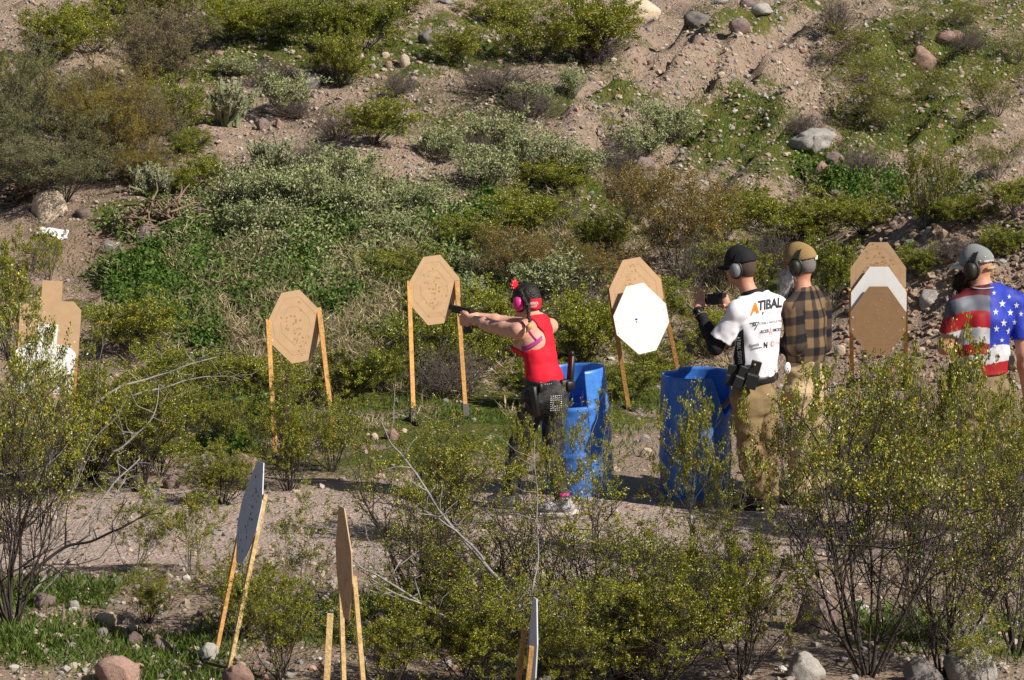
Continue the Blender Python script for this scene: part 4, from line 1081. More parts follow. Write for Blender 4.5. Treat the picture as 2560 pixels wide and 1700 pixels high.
def target(label, boards, posts, foot=None, group='cardboard targets on wooden stands', wood='pine', base=None, flip=False):
    """boards: (Board, outline, material, thickness, pasters, pastermat); posts: (top, foot) world points"""
    o = empty('target_stand', base, label, 'target', group)
    for i, (B, poly, m, pas, pm) in enumerate(boards):
        mb = MB()
        cen = [(x, z) for x, z in poly]
        if len(poly) == 8: mb.plate([B.p(x, z) for x, z in cen], B.n, .006)
        else:
            bm = bmesh.new(); vs = [bm.verts.new(B.p(x, z, .003)) for x, z in cen]; f = bm.faces.new(vs)
            ex = bmesh.ops.extrude_face_region(bm, geom=[f]); bmesh.ops.translate(bm, vec=Vector(-B.n * .006), verts=[e for e in ex['geom'] if isinstance(e, bmesh.types.BMVert)])
            bmesh.ops.triangulate(bm, faces=bm.faces); bm.verts.index_update()
            mb.add([v.co[:] for v in bm.verts], None, [[v.index for v in f.verts] for f in bm.faces]); bm.free()
        pl = mb.out('target_board', M[m], o)
        if m in ('card', 'carddark') and len(poly) == 8:
            sc = MB()
            for k in (.52, .80): ringstrip(sc, B, [(x, z) for x, z in OCT], k, k - .008, .0042, .03)
            for zz in (-.19, -.205, -.22): sc.add([B.p(-.06, zz, .0042), B.p(.05, zz, .0042), B.p(.05, zz + .002, .0042), B.p(-.06, zz + .002, .0042)], [(0, 1, 2, 3)])
            sc.out('score_line', M['score'], pl)
        if pas: tag(spots(B, *pas, .0046).out('paster', M[pm], pl), kind='stuff')
    B = boards[-1][0]
    st = MB()
    for x, z in ((-.205, .03), (.205, .03), (-.205, -.07), (.205, -.07)): st.add([B.p(x + i * .004, z + j * .006, .0075) for i, j in ((-1, -1), (1, -1), (1, 1), (-1, 1))], [(0, 1, 2, 3)])
    tag(st.out('staple', M['staple'], o), kind='stuff')
    u = B.R @ np.array([1.0, 0, 0])
    for a, b in posts: post(o, a, b, u, m=wood)
    if foot:
        mb = MB()
        for a, b in posts:
            d = nrm(a - b); mb.beam(b - d * .02, b + d * foot, u, .052, .036)
            f = np.array([-u[1], u[0], 0]); mb.beam(b - f * .16 + Z * .005, b + f * .16 + Z * .005, Z, .03, .03)
        mb.beam(posts[0][1] + Z * .0, posts[1][1] + Z * .0, Z, .026, .026)
        mb.out('stand_base', M['steel'], o)
    return o

def legs(B, xl, zl, xr, zr, fl, fr, off=-.016):
    """posts behind the board: tops on the board plane, feet on the ground at picture places"""
    return [(B.p(xl, zl, off), hit(*fl)), (B.p(xr, zr, off), hit(*fr))]

B = Board((-1.701, 26.777, .879), 18.7, 1.1, -8.5)
target('tan octagon target on tilted laths, lowest and leftmost of the tan octagons', [(B, OCT, 'card', (1, 44, .0, -.03, .055, .10, .008), 'paster')], legs(B, -.208, .09, .210, .11, (690, 1158), (836, 1105)), .06, base=hit(760, 1135))
B = Board((-.638, 27.955, 1.022), 21.4, 1.9, -4.8)
target('tan octagon target on upright laths beside the muzzle of the pistol', [(B, OCT, 'card', (2, 46, .015, -.02, .05, .09, .008), 'paster')], legs(B, -.208, .10, .205, .08, (1034, 1056), (1165, 1045)), .115, base=hit(1100, 1050))
B = Board((1.009, 27.71, 1.029), 17.1, -1.3, -8.5); Bw = Board((1.048, 27.655, .826), 14.0, 1.0, -11.5)
target('tan octagon target half covered by a white octagon between the barrels and the men', [(B, OCT, 'card', (3, 26, -.01, .10, .03, .07, .008), 'paster'), (Bw, OCT, 'cardwhite', (4, 3, -.04, .0, .008, .01, .009), 'blackpaster')], legs(B, -.215, .10, .215, .10, (1572, 1024), (1712, 1010)), .02, base=hit(1640, 1018))
B1 = Board((2.99, 27.78, 1.40), -4, 4, -.5); B2 = Board((2.995, 27.765, 1.19), -4, 4, -.5); B3 = Board((2.99, 27.75, .985), -4, 4, -.5)
c1, c2, c3 = at(2195.5, 692, 27.80), at(2197, 753, 27.78), at(2195.5, 802, 27.76)
B1.c, B2.c, B3.c = c1, c2, c3
target('stack of a tan, a white and a shade-darkened tan octagon beside the flag-shirted man', [(B1, OCT, 'card', (5, 34, .0, .12, .05, .06, .008), 'paster'), (B2, OCT, 'cardwhite', None, None), (B3, OCT, 'carddark', (6, 20, .0, .03, .06, .08, .006), 'score')], legs(B3, -.222, .25, .222, .25, (2130, 960), (2264, 960), -.05), .10, base=hit(2197, 960))
B = Board((-3.389, 25.082, 1.30), 14.6, 4.2, 4.3); Bw = Board((-3.423, 25.02, .986), 18, 6, 5.3); Bb = Board((-3.46, 24.99, .62), 18, 6, 5.3)
target('tan torso target with a white torso overlay behind yellow-flowered bush', [(B, TORSO, 'card', (7, 14, .02, -.2, .06, .12, .006), 'paster'), (Bb, TORSO, 'card', None, None), (Bw, TORSO[:8] + [(.225, -.36), (.15, -.44), (-.15, -.44), (-.225, -.36)], 'cardwhite', None, None)], legs(B, -.21, -.1, .21, -.1, (15, 1180), (170, 1175)), .06, base=hit(95, 1178))

def near_target(label, B, face, pas, pm, tops, bots, wood, base):
    t = target(label, [(B, OCT, face, pas, pm)], [], None, base=base)
    u = B.R @ np.array([1.0, 0, 0])
    for (x, z), f, off, m in zip(tops, bots, (-.012, -.012), wood):
        b = at(*f); a = at(*x) if z is None else B.p(x, z, off)
        s_ = (ground(b[0], b[1]) - b[2]); d = nrm(b - a); e = b + d * (s_ / d[2])
        post(t, a, e, u, .042, .022, m)
    return t
B = Board((-1.451, 18.732, .928), -73.6, -14, -5.8)
near_target('white octagon target greyed by painted shade, seen almost edge-on and leaning right at lower left', B, 'cardgrey', (8, 26, .03, -.01, .05, .11, .008), 'blackpaster', [(-.2, .06), (.2, .12)], [(528, 1690, 18.75), (566, 1700, 18.45)], ('pine', 'pale_pine'), (-1.5, 18.7, 0))
B = Board((-.849, 17.079, .983), -77, 1.0, -6.0)
near_target('tan octagon target seen almost edge-on at the bottom left of centre', B, 'card', (9, 12, .02, -.05, .06, .09, .007), 'paster', [(-.2, .0), (.2, -.05)], [(859, 1700, 17.3), (907, 1700, 16.85)], ('pale_pine', 'pale_pine'), (-.85, 17.1, 0))
B = Board((.098, 16.332, .672), -85.2, -4.0, -8.6)
near_target('white octagon target seen edge-on at the bottom centre', B, 'cardgrey', None, None, [((1311, 1574, 16.53), None), ((1329, 1617, 16.10), None)], [(1297, 1700, 16.5), (1320, 1700, 16.1)], ('pine', 'pine'), (.09, 16.3, 0))
a = at(826, 1535, 16.9); b = at(817, 1700, 16.9); d = nrm(b - a); e = b + d * ((ground(b[0], b[1]) - b[2]) / d[2])
tag(MB().beam(e, a, np.array([1.0, 0, 0]), .03, .03).out('wooden_stake', M['pale_pine'], None, base=e), 'pale flat-topped wooden stake left of the tan edge-on target', 'stake')

# ------------------------------------------------------------------ blue barrels with cut-outs
def barrel(label, base, R, Hh, tilt, top_of, ribs):
    """wall as a loft: columns round the drum, each with its own cut height; double wall with a rim"""
    o = empty('plastic_barrel', base, label, 'barrel', 'blue plastic barrels')
    th = np.sort(np.concatenate([np.linspace(-180, 180, 97)[:-1]] + [[a - .05, a + .05] for a in ribs['cuts']]))
    nz = 40
    V = []; m = len(th)
    def rad_at(z):
        q = z / Hh; rr_ = R * (1 - .05 * abs(2 * q - 1) ** 3)
        for c in ribs['rings']: rr_ = rr_ + .012 * np.exp(-((z - c) / .014) ** 2)
        rr_ = rr_ - .012 * np.exp(-((z - .03) / .012) ** 2)
        return rr_
    A = np.radians(th)
    topz = np.array([top_of(t) for t in th])
    tt = np.linspace(0, 1, nz)
    Zs = topz[:, None] * tt[None]
    Ro = rad_at(Zs); Ri = Ro - .012
    P = []
    for Rr in (Ro, Ri): P.append(np.stack([Rr * np.sin(A)[:, None], -Rr * np.cos(A)[:, None], Zs], -1).reshape(-1, 3))
    n1 = m * nz; i = np.arange(m)[:, None] * nz + np.arange(nz - 1)[None]; j = ((np.arange(m) + 1) % m)[:, None] * nz + np.arange(nz - 1)[None]
    Qo = np.stack([i, j, j + 1, i + 1], -1).reshape(-1, 4); Qi = np.stack([i, i + 1, j + 1, j], -1).reshape(-1, 4) + n1
    e = np.arange(m) * nz + nz - 1; e2 = ((np.arange(m) + 1) % m) * nz + nz - 1
    Qr = np.stack([e, e2, e2 + n1, e + n1], -1)
    b0 = np.arange(m) * nz; b1 = ((np.arange(m) + 1) % m) * nz
    P.append(np.array([[0, 0, .015]])); Tb = np.stack([b1 + n1, b0 + n1, np.full(m, 2 * n1)], -1)
    V = np.concatenate(P)
    tx, ty = tilt; cx, sx_, cy, sy_ = math.cos(tx), math.sin(tx), math.cos(ty), math.sin(ty)
    Rm = np.array([[cy, 0, sy_], [0, 1, 0], [-sy_, 0, cy]]) @ np.array([[1, 0, 0], [0, cx, -sx_], [0, sx_, cx]])
    V = V @ Rm.T + base
    part('drum', V, M['barrel'], o, quads=np.concatenate([Qo, Qi, Qr]), tris=Tb)
    mb = MB(); r = np.random.RandomState(int(R * 1e5))
    for k in range(14):
        a = r.uniform(-1.2, 1.2); z = r.uniform(.1, top_of(math.degrees(a)) - .03); q = rad_at(np.array(z)) + .0015
        c = np.array([q * math.sin(a), -q * math.cos(a), z]); nn = np.array([math.sin(a), -math.cos(a), 0]); uu = np.array([math.cos(a), math.sin(a), 0])
        h = r.uniform(.004, .008)
        mb.add((np.array([c + uu * h * math.cos(f) + Z * h * math.sin(f) for f in np.arange(6) * 1.047])) @ Rm.T + base, None, [(0, 1, 2), (0, 2, 3), (0, 3, 4), (0, 4, 5)])
    tag(mb.out('pellet_hole', M['black'], o), kind='stuff')
    return o
cut1 = lambda t: .655 if -95 < t < 22 else .905
barrel('blue plastic barrel with its front wall cut down, behind the woman in red', hit(1452, 1228) * [1, 1, 0] + Z * (ground(*hit(1452, 1228)[:2]) - .01), .248, .905, (0, -.075), cut1, dict(cuts=(-95, 22), rings=(.63, .30)))
def cut2(t):
    if -180 <= t < 24: return .885 + .02 * (abs(t + 60) > 90)
    if 24 <= t < 48: return .885 - (t - 24) / 24 * .28
    if 48 <= t < 75: return .605 + (t - 48) / 27 * .05
    return .905
barrel('blue plastic barrel with a notch cut in its rim, beside the man with the phone', hit(1738, 1236) * [1, 1, 0] + Z * (ground(*hit(1738, 1236)[:2]) - .01), .258, .905, (0, -.0), cut2, dict(cuts=(24, 75), rings=(.60, .30)))
print('targets', round(time.time() - T0, 1))

# ------------------------------------------------------------------ signed-distance modelling for the people
class Vol:
    def __init__(s, lo, hi, res):
        s.lo = np.array(lo, float); s.res = res
        n = np.ceil((np.array(hi) - s.lo) / res).astype(int) + 1
        s.ax = [s.lo[i] + res * np.arange(n[i]) for i in range(3)]
        s.f = np.full(n, 1.0, np.float32)
    def like(s):
        q = Vol.__new__(Vol); q.lo, q.res, q.ax = s.lo, s.res, s.ax; q.f = np.full(s.f.shape, 1.0, np.float32); return q
    def sl(s, lo, hi):
        r_ = []
        for i in range(3):
            a = max(0, int((lo[i] - s.lo[i]) / s.res)); b = min(s.f.shape[i], int((hi[i] - s.lo[i]) / s.res) + 2)
            if b - a < 1: return None
            r_.append(slice(a, b))
        return tuple(r_)
    def xyz(s, sl):
        return (s.ax[0][sl[0]][:, None, None].astype(np.float32), s.ax[1][sl[1]][None, :, None].astype(np.float32), s.ax[2][sl[2]][None, None, :].astype(np.float32))
    def dist(s, sl, a, b, ra, rb, flat):
        X, Y, W = s.xyz(sl); a = np.asarray(a, float); ba = np.asarray(b, float) - a
        px, py, pz = X - a[0], Y - a[1], W - a[2]
        L2 = float(ba @ ba)
        t = np.clip((px * ba[0] + py * ba[1] + pz * ba[2]) / L2, 0, 1) if L2 > 1e-9 else np.zeros(np.broadcast_shapes(X.shape, Y.shape, W.shape), np.float32)
        wx, wy, wz = px - t * ba[0], py - t * ba[1], pz - t * ba[2]
        g = 1.0
        if flat is not None:
            for n, k in (flat if isinstance(flat, list) else [flat]):
                n = nrm(n); dn = (wx * n[0] + wy * n[1] + wz * n[2]) * (1 / k - 1)
                wx, wy, wz = wx + dn * n[0], wy + dn * n[1], wz + dn * n[2]
                g = min(g, .5 + .5 * k) if k < 1 else g
        return ((np.sqrt(wx * wx + wy * wy + wz * wz) - (ra + (rb - ra) * t)) * g).astype(np.float32)
    def add(s, a, b, ra, rb=None, k=.02, flat=None):
        rb = ra if rb is None else rb; a = np.asarray(a, float); b = np.asarray(b, float)
        m = max(ra, rb) * 1.25 + .05 + k
        sl = s.sl(np.minimum(a, b) - m, np.maximum(a, b) + m)
        if sl is None: return s
        d = s.dist(sl, a, b, ra, rb, flat); g = s.f[sl]
        h = np.clip(.5 + .5 * (g - d) / k, 0, 1); s.f[sl] = g + (d - g) * h - k * h * (1 - h)
        return s
    def sub(s, a, b, ra, rb=None, flat=None, k=.004):
        rb = ra if rb is None else rb; a = np.asarray(a, float); b = np.asarray(b, float); m = max(ra, rb) * 1.3 + .03
        sl = s.sl(np.minimum(a, b) - m, np.maximum(a, b) + m)
        if sl is None: return s
        d = -s.dist(sl, a, b, ra, rb, flat); s.f[sl] = np.maximum(s.f[sl], d); return s
    def cut(s, p, n):                      # keep the side the normal points away from
        X, Y, W = s.xyz((slice(None),) * 3); n = nrm(n)
        s.f = np.maximum(s.f, ((X - p[0]) * n[0] + (Y - p[1]) * n[1] + (W - p[2]) * n[2]).astype(np.float32)); return s
    def grow(s, d): s.f = s.f - np.float32(d); return s
    def wrinkle(s, amp, fr, seed):
        k = np.nonzero(np.abs(s.f) < .03)
        x, y, z = s.ax[0][k[0]], s.ax[1][k[1]], s.ax[2][k[2]]
        n = vn3(x * fr[0], y * fr[1], z * fr[2], seed) + .5 * vn3(x * fr[0] * 2.3, y * fr[1] * 2.3, z * fr[2] * 2.1, seed + 1)
        s.f[k] -= (amp * n).astype(np.float32); return s
    def mesh(s, relax=1):
        f = s.f; ins = f < 0
        n = np.array(f.shape) - 1
        c = sum(ins[i:n[0] + i, j:n[1] + j, k:n[2] + k].astype(np.int8) for i in (0, 1) for j in (0, 1) for k in (0, 1))
        cells = np.argwhere((c > 0) & (c < 8))
        idx = np.full(n, -1, np.int32); idx[tuple(cells.T)] = np.arange(len(cells))
        acc = np.zeros((len(cells), 3)); cnt = np.zeros(len(cells))
        for axn in range(3):
            o1, o2 = [a for a in range(3) if a != axn]
            for p in (0, 1):
                for q in (0, 1):
                    u = cells.copy(); u[:, o1] += p; u[:, o2] += q; v = u.copy(); v[:, axn] += 1
                    fa, fb = f[tuple(u.T)], f[tuple(v.T)]; k = (fa < 0) != (fb < 0)
                    t = fa[k] / (fa[k] - fb[k]); P = (u[k] - cells[k]).astype(float); P[:, axn] += t
                    acc[k] += P; cnt[k] += 1
        V = (cells + acc / cnt[:, None]) * s.res + s.lo
        Q = []
        for axn in range(3):
            o1, o2 = [(1, 2), (2, 0), (0, 1)][axn]
            a = [slice(1, -1)] * 3; a[axn] = slice(0, -1); b = list(a); b[axn] = slice(1, None)
            A_, B_ = ins[tuple(a)], ins[tuple(b)]
            e = np.argwhere(A_ != B_)
            if not len(e): continue
            sgn = A_[tuple(e.T)]
            e = e + 1; e[:, axn] -= 1
            def I(d1, d2):
                w = e.copy(); w[:, o1] -= d1; w[:, o2] -= d2; return idx[tuple(w.T)]
            q = np.stack([I(1, 1), I(0, 1), I(0, 0), I(1, 0)], -1)
            q[~sgn] = q[~sgn][:, ::-1]
            Q.append(q)
        Q = np.concatenate(Q); Q = Q[(Q >= 0).all(1)]
        for it in range(relax):
            S = np.zeros_like(V); w = np.zeros(len(V))
            for i in range(4):
                np.add.at(S, Q[:, i], V[Q[:, (i + 1) % 4]] + V[Q[:, (i - 1) % 4]]); np.add.at(w, Q[:, i], 2)
            V = .45 * V + .55 * S / np.maximum(w, 1)[:, None]
        return V, Q

def bvh_of(V, Q): return BVHTree.FromPolygons([tuple(v) for v in V], [tuple(int(i) for i in q) for q in Q])

def onto(bvh, px, py, off, default_Y=24.0):
    r_ = ray(px, py); r_ = r_ / np.linalg.norm(r_)
    h = bvh.ray_cast(Vector(CP), Vector(r_))
    if h[0] is None: return None
    n = np.array(h[1]); n = n if n @ r_ < 0 else -n
    return np.array(h[0]) + n * off

def print_shape(name, V2, T, bvh, mat_, parent, off=.003):
    """flat print laid on a garment: V2 are places in the photograph"""
    P = [onto(bvh, x, y, off) for x, y in V2]
    T = [t for t in T if all(P[i] is not None for i in t)]
    T = [t for t in T if max(np.linalg.norm(P[t[i]] - P[t[i - 1]]) for i in range(3)) < .08]
    if not T: return None
    P = [p if p is not None else np.zeros(3) for p in P]
    used = sorted({i for t in T for i in t}); mp = {u: k for k, u in enumerate(used)}
    return part(name, np.array([P[u] for u in used]), mat_, parent, tris=[[mp[i] for i in t] for t in T], smooth=False)

def text2d(txt, bold=0.0):
    cu = bpy.data.curves.new('lettering', 'FONT'); cu.body = txt; cu.size = 1.0; cu.offset = bold; cu.resolution_u = 3
    ob = bpy.data.objects.new('lettering_source', cu); COL.objects.link(ob)
    dg = bpy.context.evaluated_depsgraph_get(); me = ob.evaluated_get(dg).to_mesh()
    bm = bmesh.new(); bm.from_mesh(me)
    bmesh.ops.triangulate(bm, faces=bm.faces)
    for it in range(3):
        ed = [e for e in bm.edges if e.calc_length() > .22]
        if ed: bmesh.ops.subdivide_edges(bm, edges=ed, cuts=1); bmesh.ops.triangulate(bm, faces=bm.faces)
    bm.verts.index_update()
    V = np.array([v.co[:2] for v in bm.verts]); T = [[v.index for v in f.verts] for f in bm.faces]; bm.free()
    bpy.data.objects.remove(ob); bpy.data.curves.remove(cu)
    V = V - V.min(0); V = V / V.max(0)
    return V, T

def lettering(txt, o, ux, vy, bvh, mat_, parent, bold=0.0, off=.003):
    """o: lower left corner in the photograph; ux: vector of the line's width; vy: vector of its height"""
    V, T = text2d(txt, bold)
    P = np.array(o) + V[:, :1] * np.array(ux) + V[:, 1:] * np.array(vy)
    return print_shape('lettering', P, T, bvh, mat_, parent, off)

def frame3(face):                        # face, left and up directions of a head or body
    f = nrm(np.array(face, float)); l = nrm(np.cross(Z, f)); return f, l, np.cross(f, l)

def head(v, c, face, s=1.0):
    """skull, jaw, nose, brow and ears into volume v; c = middle of the head"""
    f, l, u = frame3(face); c = np.asarray(c, float)
    P = lambda a, b, d: c + (f * a + l * b + u * d) * s
    v.add(P(-.018, 0, .030), P(.018, 0, .026), .088 * s, .084 * s, .02, flat=(l, .86))
    v.add(P(.030, 0, -.035), P(.052, 0, -.083), .062 * s, .040 * s, .04, flat=(l, .92))
    v.add(P(-.04, 0, -.02), P(-.03, 0, -.06), .058 * s, .05 * s, .03)
    v.add(P(.092, 0, .012), P(.112, 0, -.022), .009 * s, .014 * s, .014)
    v.add(P(.112, .012, -.026), P(.112, -.012, -.026), .008 * s, .008 * s, .008)
    for q in (1, -1):
        v.add(P(.082, .015 * q, .026), P(.072, .05 * q, .024), .011 * s, .010 * s, .015)
        v.add(P(.055, .048 * q, -.022), P(.05, .05 * q, -.03), .022 * s, .02 * s, .02)
        v.add(P(-.012, .084 * q, .018), P(-.004, .078 * q, -.026), .020 * s, .012 * s, .008, flat=(nrm(l + .3 * f * -q), .45))
    v.add(P(.092, .016, -.052), P(.092, -.016, -.052), .008 * s, .008 * s, .012)
    v.add(P(.088, .013, -.062), P(.088, -.013, -.062), .008 * s, .008 * s, .010)
    v.sub(P(.100, .014, -.0575), P(.100, -.014, -.0575), .0035 * s)
    v.add(P(.078, 0, -.088), P(.078, 0, -.092), .020 * s, .018 * s, .02)
    return P

def face_bits(o, P, f, l, u, s=1.0):
    mb = MB(); m2 = MB(); m3 = MB()
    for q in (1, -1):
        mb.ball(P(.075, .031 * q, .006), .0125 * s, seg=10); m2.ball(P(.0853, .031 * q, .006), .0045 * s, seg=8)
    m3.tube([P(.1035, .02, -.057), P(.1075, 0, -.0575), P(.1035, -.02, -.057)], .004 * s)
    mb.out('eyes', M['eye'], o, True); m2.out('irises', M['iris'], o, True); m3.out('lips', M['lip'], o, True)

def finger(v, pts, r0, r1, k=.004):
    for a, b, q0, q1 in zip(pts[:-1], pts[1:], np.linspace(r0, r1, len(pts))[:-1], np.linspace(r0, r1, len(pts))[1:]): v.add(a, b, q0, q1, k)

def ear_muffs(o, P, f, l, u, cupmat, bandmat, s=1.0, size=(.032, .052, .042), bandup=.122):
    """band over the head in the ear-to-ear plane and a cup on each ear"""
    mb = MB()
    a = np.linspace(-1.25, 1.25, 17)
    arc = [P(-.012 - .018 * math.cos(t), math.sin(t) * .108, .008 + math.cos(t) * bandup) for t in a]
    for A_, B_ in zip(arc[:-1], arc[1:]):
        mb.beam(A_, B_ + (B_ - A_) * .08, f, .030 * s, .012 * s)
    mb.out('earmuff_band', M[bandmat], o)
    for q in (1, -1):
        c = P(-.006, .100 * q, -.012)
        v = Vol(c - .09, c + .09, .004)
        v.add(c, c + l * q * .010, size[1] * s, size[1] * s * .93, .01, flat=[(l, .52), (f, .76)])
        v.cut(c - l * q * .012, -l * q)
        V, Q = v.mesh(2); part('earmuff_cup', V, M[cupmat], o, quads=Q)
        m2 = MB(); ring = [c - l * q * .014 + f * math.cos(t) * size[2] * s * 1.0 + u * math.sin(t) * size[1] * s * 1.05 for t in np.linspace(0, 6.283, 17)]
        m2.tube(ring, .011 * s, k=6); m2.out('earmuff_cushion', M['black'], o, True)

def cap(o, P, f, l, u, crown, brim, s=1.0, brimlen=.085, tilt=-.10, strap=None, button=True):
    fc = nrm(f + u * tilt)
    c = P(-.008, 0, .040)
    v = Vol(c - .17, c + .17, .005)
    v.add(P(-.022, 0, .040), P(.020, 0, .040), .103 * s, .099 * s, .02, flat=(l, .90))
    v.add(P(.03, 0, .085), P(.02, 0, .10), .05 * s, .05 * s, .05)
    v.cut(P(0, 0, .028), -(u + f * .16))
    V, Q = v.mesh(2); cr = part('cap', V, M[crown], o, quads=Q)
    # brim: a curved plate, built as a grid with thickness
    n1, n2 = 15, 7; G = []
    for i in range(n1):
        t = (i / (n1 - 1) - .5) * 2
        for j in range(n2):
            k = j / (n2 - 1); ang = t * 1.05
            base_ = (math.cos(ang) * .103 - .004, math.sin(ang) * .088)
            L_ = brimlen * math.sqrt(max(0, 1 - (t * .98) ** 2)) ** .7
            G.append(P(base_[0] + L_ * k, base_[1] * (1 - .12 * k), .040 - .022 * abs(t) ** 2 - .02 - .012 * k + tilt * L_ * k))
    G = np.array(G); ii = np.arange(n1 * n2).reshape(n1, n2)
    q = np.stack([ii[:-1, :-1], ii[1:, :-1], ii[1:, 1:], ii[:-1, 1:]], -1).reshape(-1, 4)
    b_ = part('cap_brim', G, M[brim], o, quads=q); sm = b_.modifiers.new('thickness', 'SOLIDIFY'); sm.thickness = .005; sm.offset = 0
    if button: MB().ball(P(-.003, 0, .147), .008 * s, seg=8).out('cap_button', M[crown], cr, True)
    if strap:
        a = np.linspace(2.5, 3.78, 9); mb = MB()
        pts = [P(math.cos(t) * .127 - .002, math.sin(t) * .093, .010) for t in a]
        for A_, B_ in zip(pts[:-1], pts[1:]): mb.beam(A_, B_ + (B_ - A_) * .06, u, .020 * s, .008)
        mb.out('cap_strap', M[strap], o)
    return cr

def boot(o, ankle, toe, m='boot', sole='boot', hgt=.13, h0=None, name='boot'):
    a = np.array(ankle, float); z0 = ground(a[0], a[1]); a2 = np.array([a[0], a[1], z0 + .055]); d = nrm(np.array([toe[0], toe[1], 0.0]))
    v = Vol(a2 - .32, a2 + .32, .006)
    v.add(a2 + Z * hgt, a2, .05, .05, .03); v.add(a2 - d * .035, a2 + d * .11, .046, .044, .03, flat=(Z, .8)); v.add(a2 + d * .10, a2 + d * .165, .046, .035, .03, flat=(Z, .7))
    v.cut(np.array([0, 0, z0 + .012]), -Z); v.cut(a2 + Z * hgt, Z)
    V, Q = v.mesh(1); b_ = part(name, V, M[m], o, quads=Q)
    v = Vol(a2 - .32, a2 + .32, .006)
    v.add(a2 - d * .035 - Z * .045, a2 + d * .165 - Z * .045, .05, .042, .02, flat=(Z, .8)); v.cut(np.array([0, 0, z0 + .022]), Z); v.cut(np.array([0, 0, z0 - .01]), -Z)
    V, Q = v.mesh(1); part('sole', V, M[sole], b_, quads=Q)
    return b_

def person(base_px, label):
    p = hit(*base_px)
    return empty('person', (p[0], p[1], p[2]), label, 'person'), p[1]

# ================================================================== woman in red
o, Y0 = person((1340, 1276), 'woman in a red tank top and pink earmuffs aiming a pistol to the left')
W = lambda x, y, d=0.0: at(x, y, Y0 + d)
F = nrm(np.array([-.62, .78, 0])); Lf = nrm(np.cross(Z, F))          # facing, her left
hipc = W(1366, 972); chestc = W(1338, 838, .09)
def torso_w(v, g=0.0):
    v.add(W(1368, 985, 0), W(1362, 955, .01), .138 + g, .132 + g, .05, flat=(F, .82))
    v.add(W(1360, 940, .02), W(1355, 915, .04), .120 + g, .112 + g, .05, flat=(F, .78))
    v.add(W(1350, 895, .05), W(1342, 860, .08), .114 + g, .124 + g, .05, flat=(F, .78))
    v.add(W(1342, 855, .08), W(1338, 826, .10), .124 + g, .112 + g, .05, flat=(F, .76))
    v.add(W(1306, 866, .13), W(1300, 862, .14), .06 + g, .055 + g, .05)
    v.add(W(1355, 858, .22), W(1350, 856, .23), .06 + g, .055 + g, .05)
    return v
shL, shR = W(1296, 828, .0), W(1376, 815, .20)
def shoulders_w(v, g=0.0):
    v.add(W(1338, 815, .10), shL, .07 + g, .056 + g, .05); v.add(W(1338, 812, .11), shR, .07 + g, .048 + g, .05)
    v.add(W(1338, 822, .10), W(1337, 800, .12), .075 + g, .055 + g, .05)
    return v
elL, wrL = W(1226, 815, .22), W(1183, 797, .37)
elR, wrR = W(1262, 803, .42), W(1190, 790, .45)
hipL, hipR = W(1338, 990, -.05), W(1390, 985, .06)
knL, anL = W(1298, 1112, .10), W(1277, 1232, .08)
knR, anR = W(1380, 1128, -.02), W(1408, 1250, -.17)
anL[2] = max(anL[2], ground(anL[0], anL[1]) + .09); anR[2] = max(anR[2], ground(anR[0], anR[1]) + .09)
hc = W(1315, 752, .15); hf = nrm(np.array([-.78, .62, -.05])); s_ = .93
lo = np.minimum(W(1130, 690, -.3), W(1130, 1300, -.3)) - [0, 0, .05]; hi = W(1470, 690, .75) + [0, 0, .02]
lo = np.array([lo[0], Y0 - .4, -.05]); hi = np.array([hi[0], Y0 + .75, hi[2] + .03])
v = Vol(lo, hi, .0062)
torso_w(v, -.004); shoulders_w(v)
v.add(shL, (shL + elL) / 2, .056, .053, .03); v.add((shL + elL) / 2, elL, .053, .043, .02); v.add(elL, elL + (wrL - elL) * .35, .043, .044, .02); v.add(elL + (wrL - elL) * .35, wrL, .044, .027, .02)
v.add(shR, (shR + elR) / 2, .048, .044, .03); v.add((shR + elR) / 2, elR, .044, .036, .02); v.add(elR, elR + (wrR - elR) * .35, .037, .038, .02); v.add(elR + (wrR - elR) * .35, wrR, .038, .025, .02)
v.add(W(1337, 805, .12), W(1326, 775, .14), .052, .050, .03)
P = head(v, hc, hf, s_)
for a, b, r0, r1 in ((hipL, knL, .088, .058), (knL, anL, .056, .036), (hipR, knR, .088, .058), (knR, anR, .056, .036), (anL, anL - Z * .06 + np.array([-.09, .04, 0]), .036, .03), (anR, anR - Z * .06 + np.array([-.09, .04, 0]), .036, .03)): v.add(a, b, r0, r1, .04)
# hands closed round the grip
gun_d = nrm(np.array([-.72, .69, .05])); gunR = nrm(np.cross(gun_d, Z)); gunU = np.cross(gunR, gun_d)
gp = W(1166, 797, .435)                                             # middle of the grip
G = lambda a, b, c: gp + gun_d * a + gunR * b + gunU * c
pal = G(-.034, -.026, .004)
v.add(wrL, G(-.045, -.020, -.012), .024, .027, .015); v.add(G(-.045, -.022, .020), G(-.030, -.024, -.030), .022, .022, .015, flat=(gunR, .8))
v.add(wrR, G(-.045, .022, .004), .024, .027, .015); v.add(G(-.040, .020, .022), G(-.035, .020, -.025), .022, .022, .015, flat=(gunR, .8))
for k, zz in enumerate((.020, .001, -.018, -.036)):
    ln = (.95, 1.05, 1.0, .85)[k]
    finger(v, [G(-.022, -.030, zz), G(.014 * ln, -.034, zz - .002), G(.038 * ln, -.022, zz - .004), G(.044 * ln, .004, zz - .006)], .0105, .0085)
    if k: finger(v, [G(-.022, .026, zz), G(.012 * ln, .028, zz - .002), G(.030 * ln, .016, zz - .004), G(.030 * ln, -.008, zz - .004)], .0100, .0082)
finger(v, [G(-.030, .024, .030), G(.020, .026, .030), G(.055, .024, .028)], .0100, .0080)          # index along the frame
finger(v, [G(-.040, -.028, .030), G(-.005, -.030, .040), G(.030, -.026, .044)], .0120, .0092)
